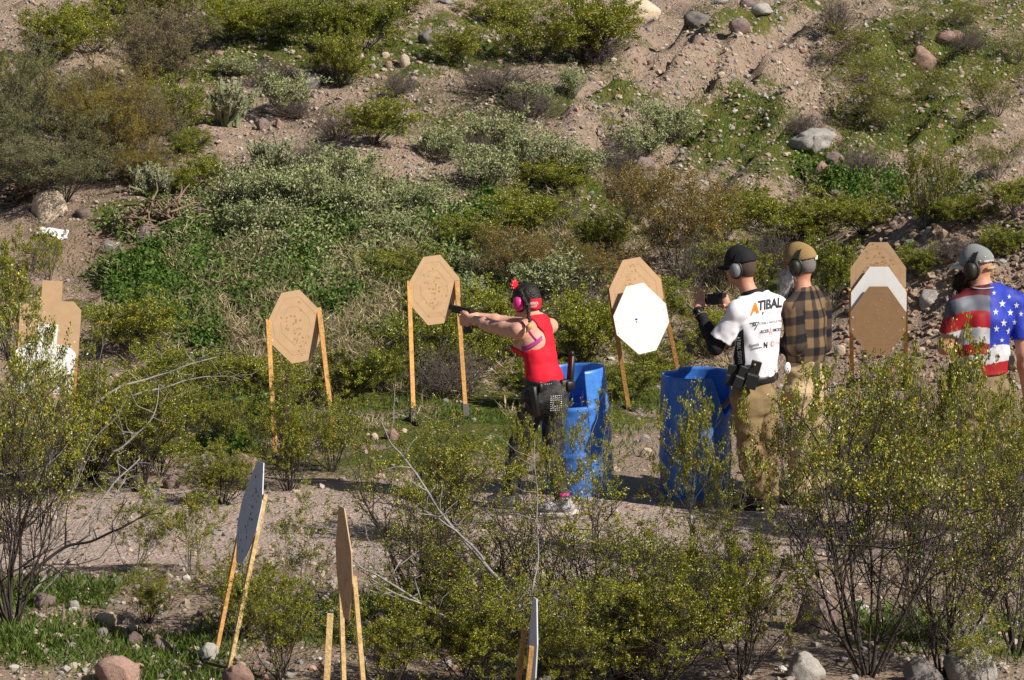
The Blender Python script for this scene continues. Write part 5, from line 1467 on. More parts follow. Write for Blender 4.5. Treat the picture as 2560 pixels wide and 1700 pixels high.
finger(v, [G(-.044, .012, .034), G(-.020, -.020, .048), G(.012, -.026, .054)], .0120, .0092)
V, Q = v.mesh(1)
body = part('body', V, M['skin'], o, quads=Q); bodyB = bvh_of(V, Q)
face_bits(o, P, *frame3(hf), s_)
# tank top with a racer back
v = Vol(np.array([W(1260, 0)[0] - .05, Y0 - .25, W(0, 985)[2] - .02]), np.array([W(1430, 0)[0], Y0 + .42, W(0, 780)[2] + .03]), .0062)
torso_w(v, .006); shoulders_w(v, .006)
v.add(W(1339, 812, .12), W(1336, 785, .13), .070, .060, .03)
v.cut(W(1364, 966, 0), nrm(np.array([-.06, 0, -1.0]))); v.cut(W(1338, 790, .12), nrm(Z + .3 * F))
side = lambda c: (c - F * .35, c + F * .35)
cL = W(1322, 846, .02); cL2 = W(1300, 815, .0)
for c, r_ in ((W(1326, 843, 0), .083), (W(1308, 818, 0), .080), (W(1290, 836, 0), .08), (W(1300, 860, 0), .055)): v.sub(c - F * .4, c + F * .16, r_)
for c, r_ in ((W(1400, 836, .1), .046), (W(1398, 812, .15), .062), (W(1396, 852, .1), .032)): v.sub(c - F * .4, c + F * .35, r_)
v.sub(shL - Lf * -.01 - F * .1, shL + Lf * .2, .085); v.sub(shR + Lf * -.005, shR - Lf * .2, .075)
v.sub(W(1337, 790, .13) + Z * -.02 + F * .15, W(1337, 780, .13) + F * .3, .09)
v.wrinkle(.013, (10, 10, 15), 3)
V, Q = v.mesh(1); top = part('tank_top', V, M['red'], o, quads=Q); topB = bvh_of(V, Q)
def strap(pts, r_, m, name):
    q = [onto(bodyB, x, y, .003) for x, y in pts]; q = [a for a in q if a is not None]
    return MB().tube(q, r_, k=6).out(name, M[m], o, True)
tpts = lambda a, b, n: [(a[0] + (b[0] - a[0]) * t, a[1] + (b[1] - a[1]) * t) for t in np.linspace(0, 1, n)]
strap(tpts((1302, 802), (1341, 850), 9), .0065, 'pink', 'bra_strap')
mb = MB()
for k in range(4): 
    q = [onto(bodyB, 1306 + 48 * t, 872 - 26 * t + 5.0 * t * (1 - t) * 4 - k * 2.6 + 3, .004) for t in np.linspace(0, 1, 9)]
    q = [a for a in q if a is not None]
    if len(q) > 2: mb.tube(q, .006, k=5)
mb.out('bra_band', M['purple'], o, True)
# trousers
def trousers(v, hipc_parts, legs_, g, k=.03):
    for a, b, r0, r1, fl in hipc_parts: v.add(a, b, r0 + g, r1 + g, .05, flat=fl)
    for hp, kn, an, r0, r1, r2 in legs_:
        v.add(hp, kn, r0 + g, r1 + g, k); v.add(kn, kn + (an - kn) * .4, r1 + g, r1 + g * 1.05, .02); v.add(kn + (an - kn) * .4, an, r1 + g, r2 + g, .02)
    return v
v = Vol(np.array([W(1230, 0)[0], Y0 - .4, -.02]), np.array([W(1450, 0)[0], Y0 + .35, W(0, 945)[2]]), .007)
trousers(v, [(W(1368, 988, 0), W(1362, 958, .01), .140, .128, (F, .84)), (W(1380, 1000, -.02), W(1378, 985, -.02), .10, .10, None)], [(hipL, knL, anL, .092, .062, .046), (hipR, knR, anR, .092, .062, .046)], .006)
v.cut(anL - Z * .01, -Z); v.wrinkle(.012, (14, 14, 22), 5)
V, Q = v.mesh(1); part('trousers', V, M['pantsblack'], o, quads=Q); panB = bvh_of(V, Q)
# belt with holes, holster, magazine, studs
v = Vol(np.array([W(1290, 0)[0], Y0 - .3, W(0, 1000)[2]]), np.array([W(1440, 0)[0], Y0 + .3, W(0, 925)[2]]), .006)
torso_w(v, .018); bn = nrm(np.array([.11, 0, 1.0])); v.cut(W(1364, 951, 0), bn); v.cut(W(1364, 970, 0), -bn)
V, Q = v.mesh(1); belt = part('belt', V, M['black'], o, quads=Q); beltB = bvh_of(V, Q)
mb = MB()
for k in range(10):
    for row in (0, 1):
        q = onto(beltB, 1352 + k * 5.2, 963 - k * .75 - row * 6, .001)
        if q is not None: mb.ball(q, .004, seg=6, rings=4)
tag(mb.out('belt_eyelet', M['greyink'], belt, True), kind='stuff')
mb = MB(); a, b = W(1424, 965, -.02), W(1430, 890, .02); mb.rbox((a + b) / 2, (nrm(np.cross(F, nrm(b - a))), nrm(np.cross(nrm(b - a), nrm(np.cross(F, nrm(b - a))))), nrm(b - a)), (.030, .046, np.linalg.norm(b - a) * 1.0)); mb.ball(W(1430, 884, .02), (.017, .024, .022), seg=10)
mb.out('long_magazine', M['black'], o, True)
mb = MB(); mb.rbox(W(1418, 962, -.01), (F, Lf, Z), (.10, .07, .06)); mb.rbox(W(1410, 965, -.03), (F, Lf, Z), (.06, .08, .09)); mb.out('magazine_pouch', M['black'], o, True)
mb = MB(); a, b = W(1332, 965, -.16), W(1342, 1040, -.14); ax = nrm(a - b); mb.rbox((a + b) / 2, (F, nrm(np.cross(ax, F)), ax), (.055, .035, .21)); mb.rbox(W(1350, 970, -.16), (F, Lf, Z), (.05, .03, .06)); mb.out('holster', M['black'], o, True)
mb = MB()
for i in range(6):
    for j in range(8):
        if 3 <= j <= 4 and 1 < i < 5: continue
        q = onto(panB, 1377 + i * 5.0, 991 + j * 5.0 - i * .3, .002)
        if q is not None: mb.ball(q, .0042, seg=6, rings=4)
tag(mb.out('pocket_stud', M['silver'], o, True), kind='stuff')
# hair, braids, band, bow, glasses, earmuffs
f, l, u = frame3(hf)
v = Vol(hc - .17, hc + .17, .0045)
v.add(P(-.022, 0, .036), P(.020, 0, .042), .098 * s_, .090 * s_, .02, flat=(l, .90)); v.add(P(-.05, 0, -.01), P(-.045, 0, -.05), .068 * s_, .052 * s_, .03)
v.cut(P(.052, 0, 0), nrm(f - .9 * u)); v.cut(P(0, 0, -.085), -u); v.wrinkle(.006, (60, 60, 25), 9)
V, Q = v.mesh(1); part('hair', V, M['hair'], o, quads=Q); hairB = bvh_of(V, Q)
def braid(pts, r0, tipn):
    C = np.array(pts); t = np.linspace(0, len(C) - 1, 26); D = np.stack([np.interp(t, np.arange(len(C)), C[:, i]) for i in range(3)], -1)
    mb = MB(); m2 = MB(); k_ = len(D)
    for i, p in enumerate(D):
        w = math.sin(i * 1.9) * .012 * (1 - .3 * i / k_); tgt = mb if i < k_ - tipn else m2
        for sgn in (1, -1): tgt.ball(p + l * w * sgn * .5 + f * .004 * sgn, np.array([1, 1, 1.35]) * .8 * r0 * (1 - .35 * i / k_), seg=8, rings=5)
    return mb, m2
mb, m2 = braid([P(-.02, .085, .09), P(-.045, .088, .03), W(1321, 768, -.02), W(1321, 788, -.04), W(1326, 806, -.075)], .0165, 0)
mb.out('braid', M['hair'], o, True)
v = Vol(W(1320, 820, -.1) - .09, W(1320, 820, -.1) + .09, .004); v.add(W(1327, 807, -.08), W(1322, 818, -.09), .012, .020, .01); v.add(W(1322, 818, -.09), W(1316, 830, -.095), .020, .007, .01); v.wrinkle(.004, (80, 80, 20), 2)
V, Q = v.mesh(1); part('braid_tip', V, M['hairtip'], o, quads=Q)
mb, m2 = braid([P(-.03, -.08, .08), P(-.07, -.075, .02), W(1349, 768, .12), W(1350, 785, .11)], .0165, 0); mb.out('braid', M['hair'], o, True)
v = Vol(hc - .17, hc + .17, .0045); v.add(P(-.022, 0, .010), P(.015, 0, .010), .100 * s_, .097 * s_, .02, flat=(l, .90)); v.cut(P(0, 0, .034), u); v.cut(P(0, 0, -.048), -u); v.cut(P(-.035, 0, 0), f); v.cut(P(0, .062, 0), l)
v.add(P(-.07, 0, .01), P(-.07, 0, -.04), .052, .05, .02, flat=(l, 1.0)); v.cut(P(0, 0, .022), u); v.cut(P(0, 0, -.062), -u); v.cut(P(-.062, 0, 0), f)
V, Q = v.mesh(1); hb = part('headband', V, M['red'], o, quads=Q); hbB = bvh_of(V, Q)
for tri in (((1321, 742), (1327, 741), (1326, 751)), ((1329, 742), (1335, 742), (1332, 751)), ((1341, 742), (1346, 740), (1344, 750))):
    print_shape('print_mark', list(tri), [(0, 1, 2)], hbB, M['white'], hb, .002)
lettering('AMERICA', (1321, 762), (24, -1), (1, -7), hbB, M['white'], hb, .02, .002)
lettering('SHOOT', (1327, 769), (15, -1), (1, -5), hbB, M['white'], hb, .02, .002)
mb = MB(); m2 = MB(); bc = P(.05, .055, .125); r = np.random.RandomState(2)
for k in range(7):
    a = k * .9; d = nrm(l * math.cos(a) + u * math.sin(a) + f * .3); e = nrm(np.cross(d, f)); mb.ball(bc + d * .022, (.024, .014, .008), ax=[d, e, np.cross(d, e)], seg=8, rings=5)
    m2.ball(bc + d * .028 + nrm(-np.array([0, 1.0, 0])) * .010, .0032, seg=6, rings=4)
hbw = mb.out('hair_bow', M['red'], o, True); tag(m2.out('bow_dot', M['white'], hbw, True), kind='stuff')
mb = MB()
for q in (1, -1):
    mb.rbox(P(.098, .033 * q, .008), (l, f, u), (.05, .006, .032)); mb.beam(P(.095, .06 * q, .012), P(-.01, .082 * q, .014), u, .006, .004)
mb.out('shooting_glasses', M['black'], o, True)
ear_muffs(o, P, f, l, u, 'pink', 'black', s_, size=(.032, .056, .046), bandup=.125)
for an, m in ((anL, 1), (anR, 1)):
    tdir = np.array([-.75, .5, 0]) if an is anL else np.array([-.95, -.1, 0])
    bt = boot(o, an - np.array([0, 0, 0]), tdir, 'shoe', 'sole', .075, name='shoe')
    a2 = np.array([an[0], an[1], ground(an[0], an[1])]); d = nrm(tdir); e = np.cross(Z, d); mb = MB()
    for k in range(4): c = a2 + d * (.06 + k * .028) + Z * (.100 - k * .012); mb.tube([c - e * .03 - Z * .012, c + Z * .004, c + e * .03 - Z * .012], .0045, k=5)
    mb.out('shoe_laces', M['pink'], bt, True)
    mb = MB(); mb.tube([a2 + Z * .115, a2 + Z * .155], .046, .044, k=12); mb.out('sock', M['pink'], o, True)
# the pistol is held, so it is a thing of its own
g0 = empty('pistol', gp, 'black pistol held out in both hands by the woman in red', 'pistol')
MB().rbox(G(.058, 0, .062), (gunR, gunU, gun_d), (.030, .034, .215), .25).out('slide', M['black'], g0)
mb = MB(); mb.rbox(G(.055, 0, .038), (gunR, gunU, gun_d), (.026, .020, .175)); mb.out('frame', M['black'], g0)
ax = nrm(gunU + gun_d * .25); mb = MB(); mb.rbox(G(-.004, 0, -.016), (gunR, nrm(np.cross(ax, gunR)), ax), (.030, .052, .125)); mb.out('grip', M['black'], g0)
mb = MB(); mb.rbox(G(-.022, 0, -.088), (gunR, nrm(np.cross(ax, gunR)), ax), (.036, .062, .030)); mb.out('magazine_base', M['black'], g0)
MB().tube([G(.028, 0, .03), G(.036, 0, .006), G(.058, 0, .000), G(.078, 0, .010), G(.080, 0, .032)], .004, k=6).out('trigger_guard', M['black'], g0, True)
MB().rbox(G(-.040, 0, .084), (gunR, gunU, gun_d), (.022, .010, .012)).out('rear_sight', M['black'], g0); MB().rbox(G(.158, 0, .083), (gunR, gunU, gun_d), (.004, .008, .010)).out('front_sight', M['black'], g0)
print('woman', round(time.time() - T0, 1))

# ================================================================== man with the phone
o, Y0 = person((1905, 1276), 'man in a white lettered jersey and black cap filming with a phone')
F = nrm(np.array([-.70, .71, 0])); Lf = nrm(np.cross(Z, F))
def torso_m(v, W, pts, F, g=0.0, fl=.72):
    for (a, b, r0, r1) in pts: v.add(a, b, r0 + g, r1 + g, .06, flat=(F, fl))
    return v
T1 = [(W(1884, 985), W(1886, 950), .150, .150), (W(1888, 930), W(1891, 880), .150, .152), (W(1892, 870), W(1894, 815, .01), .158, .165), (W(1894, 810, .01), W(1894, 782, .02), .160, .14)]
shL, shR = W(1843, 778, -.13), W(1940, 765, .14); nk = W(1884, 745, .02)
elL, wrL = W(1789, 868, -.10), W(1745, 772, .10)
elR, wrR = W(1880, 856, .42), W(1826, 768, .30)
hipL, hipR = W(1866, 992, -.07), W(1905, 988, .08)
knL, anL = W(1868, 1122, -.04), W(1898, 1235, .0); knR, anR = W(1915, 1122, .10), W(1922, 1238, .14)
hc = W(1852, 668, .06); hf = nrm(np.array([-.86, .50, -.06]))
v = Vol(np.array([W(1725, 0)[0] - .03, Y0 - .40, -.04]), np.array([W(1975, 0)[0], Y0 + .62, W(0, 615)[2] + .03]), .0064)
torso_m(v, W, T1, F, -.032); v.add(nk, shL, .052, .046, .04); v.add(nk, shR, .052, .046, .04)
v.add(W(1884, 758, .01), W(1862, 705, .05), .060, .058, .03)
P = head(v, hc, hf)
for a, b, r0, r1 in ((shL, elL, .046, .034), (elL, elL + (wrL - elL) * .3, .034, .034), (elL + (wrL - elL) * .3, wrL, .034, .027), (shR, elR, .046, .040), (elR, wrR, .042, .029),
                     (hipL, knL, .080, .054), (knL, anL, .052, .036), (hipR, knR, .080, .054), (knR, anR, .052, .036), (anL, anL - Z * .08, .042, .04), (anR, anR - Z * .08, .042, .04)): v.add(a, b, r0, r1, .03)
ph = W(1784, 748, .20); pu = nrm(np.array([-.04, 0, 1])); pl = nrm(np.array([-.80, -.60, 0])); pn = np.cross(pl, pu)       # phone: long side along pl, screen to the man
H_ = lambda a, b, c: ph + pl * a + pu * b + pn * c
# left hand: palm to the left of the phone, fingers up behind it, thumb on the screen side
v.add(wrL, W(1749, 756, .13), .028, .030, .015); v.add(W(1752, 758, .14), W(1748, 742, .16), .030, .028, .02)
for k in range(4):
    x0 = 1738 + k * 9; ln = (22, 27, 28, 24)[k]
    finger(v, [W(x0, 744, .16), W(x0 - 3 + k, 744 - ln * .55, .165), W(x0 + 1 + k, 744 - ln, .18 + .005 * k), W(x0 + 5 + k, 742 - ln * .92, .21)], .0105, .0082)
finger(v, [W(1757, 760, .13), W(1766, 764, .14), W(1776, 762, .16)], .0120, .0092)
v.add(wrR, W(1812, 755, .25), .028, .030, .015); v.add(W(1814, 757, .25), W(1812, 742, .25), .030, .026, .02)
for k in range(4):
    y0 = 736 + k * 7
    finger(v, [W(1812, y0, .25), W(1803, y0 - 3, .27), W(1792, y0 - 2, .275)], .0105, .0082)
finger(v, [W(1814, 762, .23), W(1806, 767, .20), W(1796, 765, .19)], .0120, .0092)
V, Q = v.mesh(1); part('body', V, M['skin2'], o, quads=Q)
face_bits(o, P, *frame3(hf))
v = Vol(hc - .17, hc + .17, .005); v.add(P(-.020, 0, .024), P(.0, 0, .026), .093, .090, .02, flat=(l, .90)); v.add(P(-.045, 0, -.02), P(-.04, 0, -.055), .062, .054, .03)
f, l, u = frame3(hf); v.cut(P(.01, 0, 0), f); v.cut(P(0, 0, -.062), -u); V, Q = v.mesh(1); part('hair', V, M['shorthair'], o, quads=Q)
cap(o, P, f, l, u, 'blackcloth', 'blackcloth', tilt=-.12)
ear_muffs(o, P, f, l, u, 'muffgrey', 'black')
MB().rbox(P(.100, .03, .010), (l, f, u), (.055, .006, .034)).rbox(P(.100, -.03, .010), (l, f, u), (.055, .006, .034)).beam(P(.095, .06, .012), P(.0, .088, .012), u, .006, .004).beam(P(.095, -.06, .012), P(.0, -.088, .012), u, .006, .004).out('dark_glasses', M['black'], o, True)
# jersey
v = Vol(np.array([W(1770, 0)[0] - .06, Y0 - .42, W(0, 965)[2]]), np.array([W(1975, 0)[0], Y0 + .62, W(0, 735)[2] + .05]), .0066)
torso_m(v, W, T1, F, .006, .76); v.add(nk, shL, .075, .072, .05); v.add(nk, shR, .075, .072, .05); v.add(W(1886, 770, .01), W(1880, 730, .03), .092, .080, .05)
v.add(W(1890, 950, -.02), W(1890, 900, -.01), .150, .155, .04, flat=(F, .85))
v.cut(W(1888, 938, 0), nrm(np.array([.10, 0, -1.0]))); v.cut(W(1884, 735, .02), nrm(Z + .35 * F))
v.wrinkle(.034, (7, 7, 5), 8)
vs = v.like(); eA = shL + (elL - shL) * .80; vs.add(shL, eA, .070, .070, .03); vs.add(shL + (elL - shL) * .5, eA, .068, .080, .02); vs.cut(eA - (eA - shL) * .02, eA - shL); 
eB = shR + (elR - shR) * .80; w2 = v.like(); w2.add(shR, eB, .070, .074, .03); w2.cut(eB, eB - shR); vs.f = np.minimum(vs.f, w2.f)
vs.wrinkle(.026, (10, 10, 10), 18)
k_ = .02; h_ = np.clip(.5 + .5 * (v.f - vs.f) / k_, 0, 1); v.f = v.f + (vs.f - v.f) * h_ - k_ * h_ * (1 - h_)
V, Q = v.mesh(1); jer = part('jersey', V, M['shirtwhite'], o, quads=Q); jB = bvh_of(V, Q)
v = Vol(np.array([W(1850, 0)[0], Y0 - .2, W(0, 790)[2]]), np.array([W(1920, 0)[0] + .05, Y0 + .25, W(0, 715)[2] + .04]), .005); v.add(W(1888, 765, .01), W(1879, 722, .03), .094, .080, .02, flat=(F, .95)); v.cut(W(1884, 726, .02), nrm(Z + .40 * F)); v.cut(W(1886, 742, .02), -nrm(Z + .40 * F)); 
V, Q = v.mesh(1); cB = bvh_of(V, Q); col_ = part('collar', V, M['blackcloth'], o, quads=Q); lettering('ATIBAL', (1886, 719), (20, -4), (.5, -4), cB, M['white'], col_, .02, .002)
v = Vol(np.array([W(1725, 0)[0] - .05, Y0 - .35, W(0, 905)[2]]), np.array([W(1850, 0)[0], Y0 + .3, W(0, 755)[2]]), .006)
v.add(shL + (elL - shL) * .6, elL, .052, .050, .02); v.add(elL, elL + (wrL - elL) * .35, .050, .051, .02); v.add(elL + (wrL - elL) * .35, wrL, .050, .036, .02); v.cut(wrL - (wrL - elL) * .05, wrL - elL); v.wrinkle(.010, (20, 20, 26), 4)
V, Q = v.mesh(1); part('sleeve', V, M['blackcloth'], o, quads=Q)
mb = MB(); c = wrL - (wrL - elL) * .03; d = nrm(wrL - elL); e1 = nrm(np.cross(d, Z)); e2 = np.cross(d, e1); mb.tube([c + (e1 * math.cos(t) + e2 * math.sin(t)) * .036 for t in np.linspace(0, 6.283, 17)], .009, k=6); mb.rbox(c - np.array([0, 1, 0]) * .038, (e1, nrm(np.cross(d, e1)), d), (.03, .016, .034)); mb.out('watch', M['black'], o, True)
mb = MB(); c = wrL - (wrL - elL) * .18; mb.tube([c + (e1 * math.cos(t) + e2 * math.sin(t)) * .043 for t in np.linspace(0, 6.283, 17)], .005, k=6); mb.out('bracelet', M['brownwood'], o, True)
# side panel and print
def poly_print(name, pts, m, bvh, parent, off=.003, n=10):
    """a band between two polylines (left, right) of the photograph"""
    A_, B_ = pts; t = np.linspace(0, 1, n); tp = lambda C: np.stack([np.interp(t, np.linspace(0, 1, len(C)), np.array(C, float)[:, i]) for i in (0, 1)], -1)
    A_, B_ = tp(A_), tp(B_); m_ = 7; V2 = np.concatenate([A_ + (B_ - A_) * s for s in np.linspace(0, 1, m_)]); T_ = []
    for j in range(m_ - 1):
        for i in range(n - 1): a = j * n + i; T_ += [(a, a + 1, a + n + 1), (a, a + n + 1, a + n)]
    return print_shape(name, V2, T_, bvh, m, parent, off)
sp_ = poly_print('side_panel', ([(1846, 832), (1838, 870), (1832, 905), (1829, 935)], [(1858, 822), (1861, 865), (1864, 905), (1858, 935)]), M['blackcloth'], jB, jer, .003)
lettering('ATIBAL SIGHTS', (1843, 842), (4, 68), (9, -1), jB, M['white'], jer, .0, .006)
lettering('A', (1874, 790), (24, -8), (2, -30), jB, M['orange'], jer, .05, .0035)
lettering('TIBAL', (1894, 777), (60, -9), (.5, -25), jB, M['ink'], jer, .04, .0035)
poly_print('print_mark', ([(1905, 780), (1906, 789)], [(1909, 779), (1908, 787)]), M['ink'], jB, jer, .0035, 3)
lettering('PACE', (1899, 745), (23, -4), (.5, -9), jB, M['greyink'], jer, 0, .0035)
lettering('SIGHTS & OPTICS', (1913, 785), (44, -3), (.3, -5), jB, M['redink'], jer, 0, .0035)
lettering('STRIKE INDUSTRIES', (1898, 813), (62, -9), (.3, -6.5), jB, M['ink'], jer, .0, .0035)
for a, b in (((1874, 808), (1897, 804)), ((1897, 804), (1886, 824)), ((1886, 824), (1874, 808))): poly_print('print_mark', ([a, b], [(a[0] + 1, a[1] + 1.6), (b[0] + 1, b[1] + 1.6)]), M['ink'], jB, jer, .0035, 5)
lettering('SI', (1881, 816), (9, -1.5), (0, -7), jB, M['ink'], jer, .02, .0036)
lettering('-ACER', (1899, 834), (23, -3), (.3, -9), jB, M['ink'], jer, .01, .0035); lettering('A', (1922, 838), (8, -1), (0, -20), jB, M['redink'], jer, .0, .0035); lettering('RMORY-', (1931, 830), (23, -3), (.3, -9), jB, M['ink'], jer, .01, .0035)
lettering('Norrich', (1873, 869), (24, -4), (.5, -9), jB, M['ink'], jer, .01, .0035); lettering('Systems', (1877, 877), (28, -5), (.5, -8), jB, M['ink'], jer, .01, .0035)
lettering('N', (1909, 871), (9, -1), (.5, -16), jB, M['ink'], jer, .03, .0035)
a = np.linspace(0, 6.283, 13)[:-1]; print_shape('print_mark', [(1930.5, 859)] + [(1930.5 + 4.5 * math.cos(t), 859 + 8 * math.sin(t)) for t in a], [(0, i + 1, (i + 1) % 12 + 1) for i in range(12)], jB, M['redink'], jer, .0035)
print_shape('print_mark', [(1930.5, 859)] + [(1930.5 + 2 * math.cos(t), 859 + 4 * math.sin(t)) for t in a], [(0, i + 1, (i + 1) % 12 + 1) for i in range(12)], jB, M['white'], jer, .005)
lettering('FIREARMS', (1937, 860), (18, -2), (.3, -6), jB, M['redink'], jer, .0, .0035)
# trousers, belt, pouches
v = Vol(np.array([W(1800, 0)[0], Y0 - .35, -.02]), np.array([W(1965, 0)[0] + .03, Y0 + .42, W(0, 930)[2]]), .007)
trousers(v, [(W(1884, 990), W(1886, 945), .150, .146, (F, .80)), (W(1888, 1000, -.02), W(1890, 980, -.02), .12, .12, None)], [(hipL, knL, anL, .104, .074, .064), (hipR, knR, anR, .104, .074, .064)], .008)
v.cut(anL - Z * .03, -Z); v.wrinkle(.032, (8, 8, 13), 15)
V, Q = v.mesh(1); part('trousers', V, M['khaki'], o, quads=Q); pB = bvh_of(V, Q)
poly_print('side_seam', ([(1846, 975), (1850, 1040), (1856, 1110)], [(1848, 975), (1852, 1040), (1858, 1110)]), M['brownwood'], pB, o, .002)
v = Vol(np.array([W(1810, 0)[0], Y0 - .3, W(0, 985)[2]]), np.array([W(1965, 0)[0], Y0 + .3, W(0, 915)[2]]), .006); torso_m(v, W, T1, F, .018, .82); bn = nrm(np.array([-.08, 0, 1.0])); v.cut(W(1886, 938), bn); v.cut(W(1886, 954), -bn)
V, Q = v.mesh(1); part('belt', V, M['black'], o, quads=Q)
def pouch(o, px, py, d, size, lean, m='black', tipsz=.5):
    c = W(px, py, d); ax = nrm(np.array([lean, 0, 1.0])); x = nrm(np.cross(np.array([0, 1.0, 0]), ax)); y = np.cross(ax, x); mb = MB()
    mb.rbox(c - ax * size[2] * .22, (x, y, ax), (size[0] * 1.2, size[1] * 1.25, size[2] * .52)); mb.rbox(c + ax * size[2] * .12, (x, y, ax), (size[0], size[1], size[2] * .9)); mb.rbox(c + ax * size[2] * .02, (x, y, ax), (size[0] * 1.3, size[1] * 1.1, size[2] * .12))
    return mb.out('magazine_pouch', M[m], o)
pouch(o, 1882, 940, -.20, (.070, .035, .19), .28); pouch(o, 1850, 945, -.19, (.055, .035, .15), .40); pouch(o, 1827, 940, -.14, (.055, .04, .14), .15)
pb = MB(); c = W(1887, 912, -.228); pb.ball(c, (.008, .004, .009), seg=8, rings=4); pb.out('pouch_emblem', M['paster'], o, True)
mb = MB(); a, b = W(1822, 1000, .05), W(1808, 1018, .12); ax = nrm(a - b); mb.rbox((a + b) / 2, (F, nrm(np.cross(ax, F)), ax), (.04, .03, .14)); mb.out('holster', M['black'], o)
for an in (anL, anR): boot(o, an, np.array([-.8, .5, 0]), hgt=.16)
t_ = empty('phone', ph, 'black phone held up sideways by the man in the white jersey', 'phone')
MB().rbox(ph, (pu, pn, pl), (.080, .010, .150), .3).out('phone_body', M['black'], t_)
MB().rbox(ph + pn * np.sign(pn @ (CP - ph)) * .0055, (pu, pn, pl), (.072, .002, .140), .1).out('phone_screen', M['screen'], t_)
print('man 1', round(time.time() - T0, 1))

# ================================================================== man in plaid
o, Y0 = person((2020, 1262), 'grey-bearded man in a brown and black plaid shirt and tan cap')
F = nrm(np.array([-.80, .60, 0])); Lf = nrm(np.cross(Z, F))
T2 = [(W(2010, 985), W(2011, 940), .145, .148), (W(2012, 920), W(2013, 865), .150, .155), (W(2013, 860), W(2014, 800, .01), .160, .165), (W(2014, 795, .01), W(2013, 768, .02), .158, .13)]
shL, shR = W(1978, 772, -.14), W(2052, 756, .13); nk = W(2012, 735, .02)
elL, wrL = W(1990, 862, -.16), W(1940, 868, .08); elR, wrR = W(2058, 862, .12), W(2000, 880, .36)
hipL, hipR = W(1992, 985, -.08), W(2028, 982, .08); knL, anL = W(1996, 1115, -.08), W(2006, 1232, -.04); knR, anR = W(2032, 1115, .08), W(2038, 1232, .10)
hc = W(2000, 660, .06); hf = nrm(np.array([-.88, .46, -.04]))
v = Vol(np.array([W(1915, 0)[0], Y0 - .40, -.04]), np.array([W(2085, 0)[0], Y0 + .55, W(0, 610)[2] + .03]), .0068)
torso_m(v, W, T2, F, -.032); v.add(nk, shL, .052, .046, .04); v.add(nk, shR, .052, .046, .04); v.add(W(2011, 752, .01), W(2005, 705, .05), .060, .058, .03); P = head(v, hc, hf)
for a, b, r0, r1 in ((shL, elL, .044, .036), (elL, wrL, .036, .028), (shR, elR, .044, .036), (elR, wrR, .036, .028), (hipL, knL, .080, .054), (knL, anL, .052, .036), (hipR, knR, .080, .054), (knR, anR, .052, .036), (anL, anL - Z * .08, .042, .04), (anR, anR - Z * .08, .042, .04)): v.add(a, b, r0, r1, .03)
def resting_hand(v, w, d, l_, u_, sgn=1):
    """palm along d, fingers side by side along u_, slightly curled towards l_"""
    c = w + d * .055; v.add(w, c, .028, .036, .015, flat=(l_, .6))
    for k in range(4):
        q = c + u_ * (.030 - .02 * k) + d * .02; ln = (.066, .076, .072, .058)[k]
        finger(v, [q, q + d * ln * .45 + l_ * .004, q + d * ln * .8 + l_ * .018, q + d * ln * .95 + l_ * .034], .0102, .0080)
    finger(v, [w + d * .025 + u_ * .026, w + d * .055 + u_ * .050 + l_ * .008, w + d * .085 + u_ * .052 + l_ * .018], .0125, .0095)
d = nrm(wrL - elL); resting_hand(v, wrL, d, -Lf, Z); d = nrm(wrR - elR); resting_hand(v, wrR, d, Lf, Z)
V, Q = v.mesh(1); part('body', V, M['skin2'], o, quads=Q); face_bits(o, P, *frame3(hf))
f, l, u = frame3(hf)
v = Vol(hc - .17, hc + .17, .005); v.add(P(-.020, 0, .024), P(.0, 0, .026), .093, .090, .02, flat=(l, .90)); v.add(P(-.045, 0, -.02), P(-.04, 0, -.055), .062, .054, .03); v.cut(P(.01, 0, 0), f); v.cut(P(0, 0, -.055), -u); V, Q = v.mesh(1); part('hair', V, M['shortgrey'], o, quads=Q)
def beard(o, P, f, l, u, m, length, seed):
    c = P(.09, 0, -.12); v = Vol(c - .22, c + .20, .005)
    v.add(P(.05, .045, -.05), P(.075, .02, -.10), .035, .05, .03); v.add(P(.05, -.045, -.05), P(.075, -.02, -.10), .035, .05, .03); v.add(P(.08, 0, -.09), P(.11, 0, -.10 - length), .066, .046, .03, flat=(l, 1.15)); v.add(P(.102, .02, -.046), P(.102, -.02, -.046), .013, .013, .01)
    v.sub(P(.116, .014, -.06), P(.116, -.014, -.06), .007); v.wrinkle(.014, (50, 50, 18), seed); V, Q = v.mesh(1); b_ = part('beard', V, M[m], o, quads=Q)
    r = np.random.RandomState(seed); n = 420; k = r.choice(len(V), n); nn = V[k] - P(.06, 0, -.10); D = nrm(nrm(nn) + np.array([0, 0, -1.2]) + r.normal(size=(n, 3)) * .3)
    Pp, d_ = grow(r, V[k] - D * .01, D, r.uniform(.03, .075, n), 3, .12, -.1); HV, HQ = tubes(Pp, np.full(n, .0022), np.full(n, .0008), 3)
    tag(part('beard_hair', HV, M[m], b_, quads=HQ), kind='stuff')
beard(o, P, f, l, u, 'greyhair', .12, 3)
cap(o, P, f, l, u, 'tan_cap', 'tan_cap', tilt=-.12, brimlen=.075)
v = Vol(hc - .2, hc + .2, .005); c = P(-.125, -.01, .045); ear_muffs(o, P, f, l, u, 'muffolive', 'muffolive', size=(.034, .054, .044)); 
MB().rbox(P(-.119, -.012, .046), (l, f, u), (.045, .006, .03), .3).out('cap_patch', M['pale_cap'], o, True)
MB().rbox(P(.100, .03, .010), (l, f, u), (.055, .006, .034)).rbox(P(.100, -.03, .010), (l, f, u), (.055, .006, .034)).beam(P(.095, .06, .012), P(.0, .088, .012), u, .006, .004).beam(P(.095, -.06, .012), P(.0, -.088, .012), u, .006, .004).out('shooting_glasses', M['paster'], o, True)
